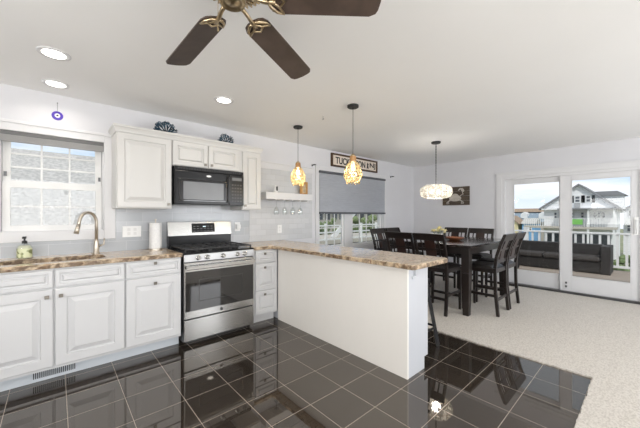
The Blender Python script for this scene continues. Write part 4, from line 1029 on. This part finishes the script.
b = B(); box(b, 42, 45, 9.05, 10.3, GZ, .3); mk('wall', b, 'blue', t)
b = B(); prism(b, [(41.8, .28), (43.5, .95), (45.2, .28)], 8.95, 10.4, 'XZ'); mk('roof', b, 'roof_light', t)
win(t, 42, 9.3, 9.6, -.6, 0); win(t, 42, 9.8, 10.1, -.6, 0)
# docks / lower clutter beyond the railing: parked boats are not distinguishable, low shrubs are
def shrub(x, y, r, h, lab):
    b = B(); rnd = random.Random(int(x*10+y*100))
    for k in range(60):
        a = rnd.uniform(0, 2*PI); q = r*math.sqrt(rnd.random()); zz = rnd.uniform(0, h)*(1-.5*(q/r)**2); s = r*.28
        bmesh.ops.create_icosphere(b, subdivisions=1, radius=s, matrix=Matrix.Translation((x+q*math.cos(a), y+q*math.sin(a), GZ+zz)))
    for v in b.verts: v.co += Vector((rnd.uniform(-1, 1), rnd.uniform(-1, 1), rnd.uniform(-1, 1)))*r*.06
    tag(base(mk('shrub', b, 'bush'), (x, y, GZ)), lab, 'shrub')
shrub(30, 3.4, 1.1, 2.3, 'round green shrub in front of the gabled house porch')
shrub(30, 5.9, 1.0, 2.1, 'round green shrub seen between balusters left of the green banner')
shrub(31, .9, .9, 1.6, 'low green shrub below the smaller white house')

# --- neighbour house seen through the sink window
t = thing('neighbour_house', 'pale shake-roofed neighbouring house filling the sink window', 'house', (0, 9, GZ))
b = B(); box(b, -5, 4.6, 6.8, 12.5, GZ, .7); mk('wall', b, 'roof_light', t)
b = B(); prism(b, [(6.4, .35), (9.6, 2.80), (12.9, .35)], -5.3, 4.9, 'YZ'); mk('roof', b, 'roof_light', t)

# --- scene through the dining window
t = thing('neighbour_deck', 'neighbouring white-railed deck seen through the dining window', 'deck', (13, 12.6, GZ))
b = B(); box(b, 9.6, 18.5, 12, 16, -.35, -.15); mk('deck_floor', b, 'tan', t)
b = B()
for z in (.70, .32, -.06): box(b, 9.6, 18.5, 12.0, 12.05, z-.04, z+.04)
mk('rail', b, 'vinyl', t)
for x in (9.7, 11.2, 12.7, 14.2, 15.7, 17.2, 18.4):
    b = B(); box(b, x-.06, x+.06, 11.96, 12.08, GZ, .82); mk('post', b, 'vinyl', t)
b = B(); bar(b, (13.2, 13.6, -.2), (15.9, 13.6, 1.9), .30, .08, (0, 1, 0)); mk('stair_stringer', b, 'vinyl', t)
b = B(); box(b, 9.6, 18.5, 14.5, 14.6, -2.9, -.35); mk('lattice_skirt', b, 'cushion', t)
t = thing('canal_house', 'white two-storey house beyond the neighbouring deck rails', 'house', (24, 26, GZ))
b = B(); box(b, 18.5, 33, 24, 30, GZ, 2.2); mk('wall', b, 'tan', t)
b = B(); prism(b, [(23.5, 2.1), (27, 4.2), (30.5, 2.1)], 18.2, 33.3, 'YZ'); mk('roof', b, 'roof', t)
for x in (21.2, 22.3, 23.4, 24.5, 26.8, 28.2, 29.6):
    b = B(); box(b, x, x+.65, 23.95, 24.0, .8, 1.75); mk('window', b, 'darkwin', t)
shrub(15.0, 17.2, .9, 4.9, 'green bush behind the neighbouring deck, leftmost in the dining window')
shrub(17.5, 18.2, .95, 5.0, 'green bush behind the neighbouring deck, left of the window mullion')
shrub(20.4, 17.6, 1.15, 5.4, 'tallest green bush behind the neighbouring deck, right of the window mullion')
shrub(23.4, 18.6, 1.1, 4.8, 'green bush behind the neighbouring deck, rightmost in the dining window')
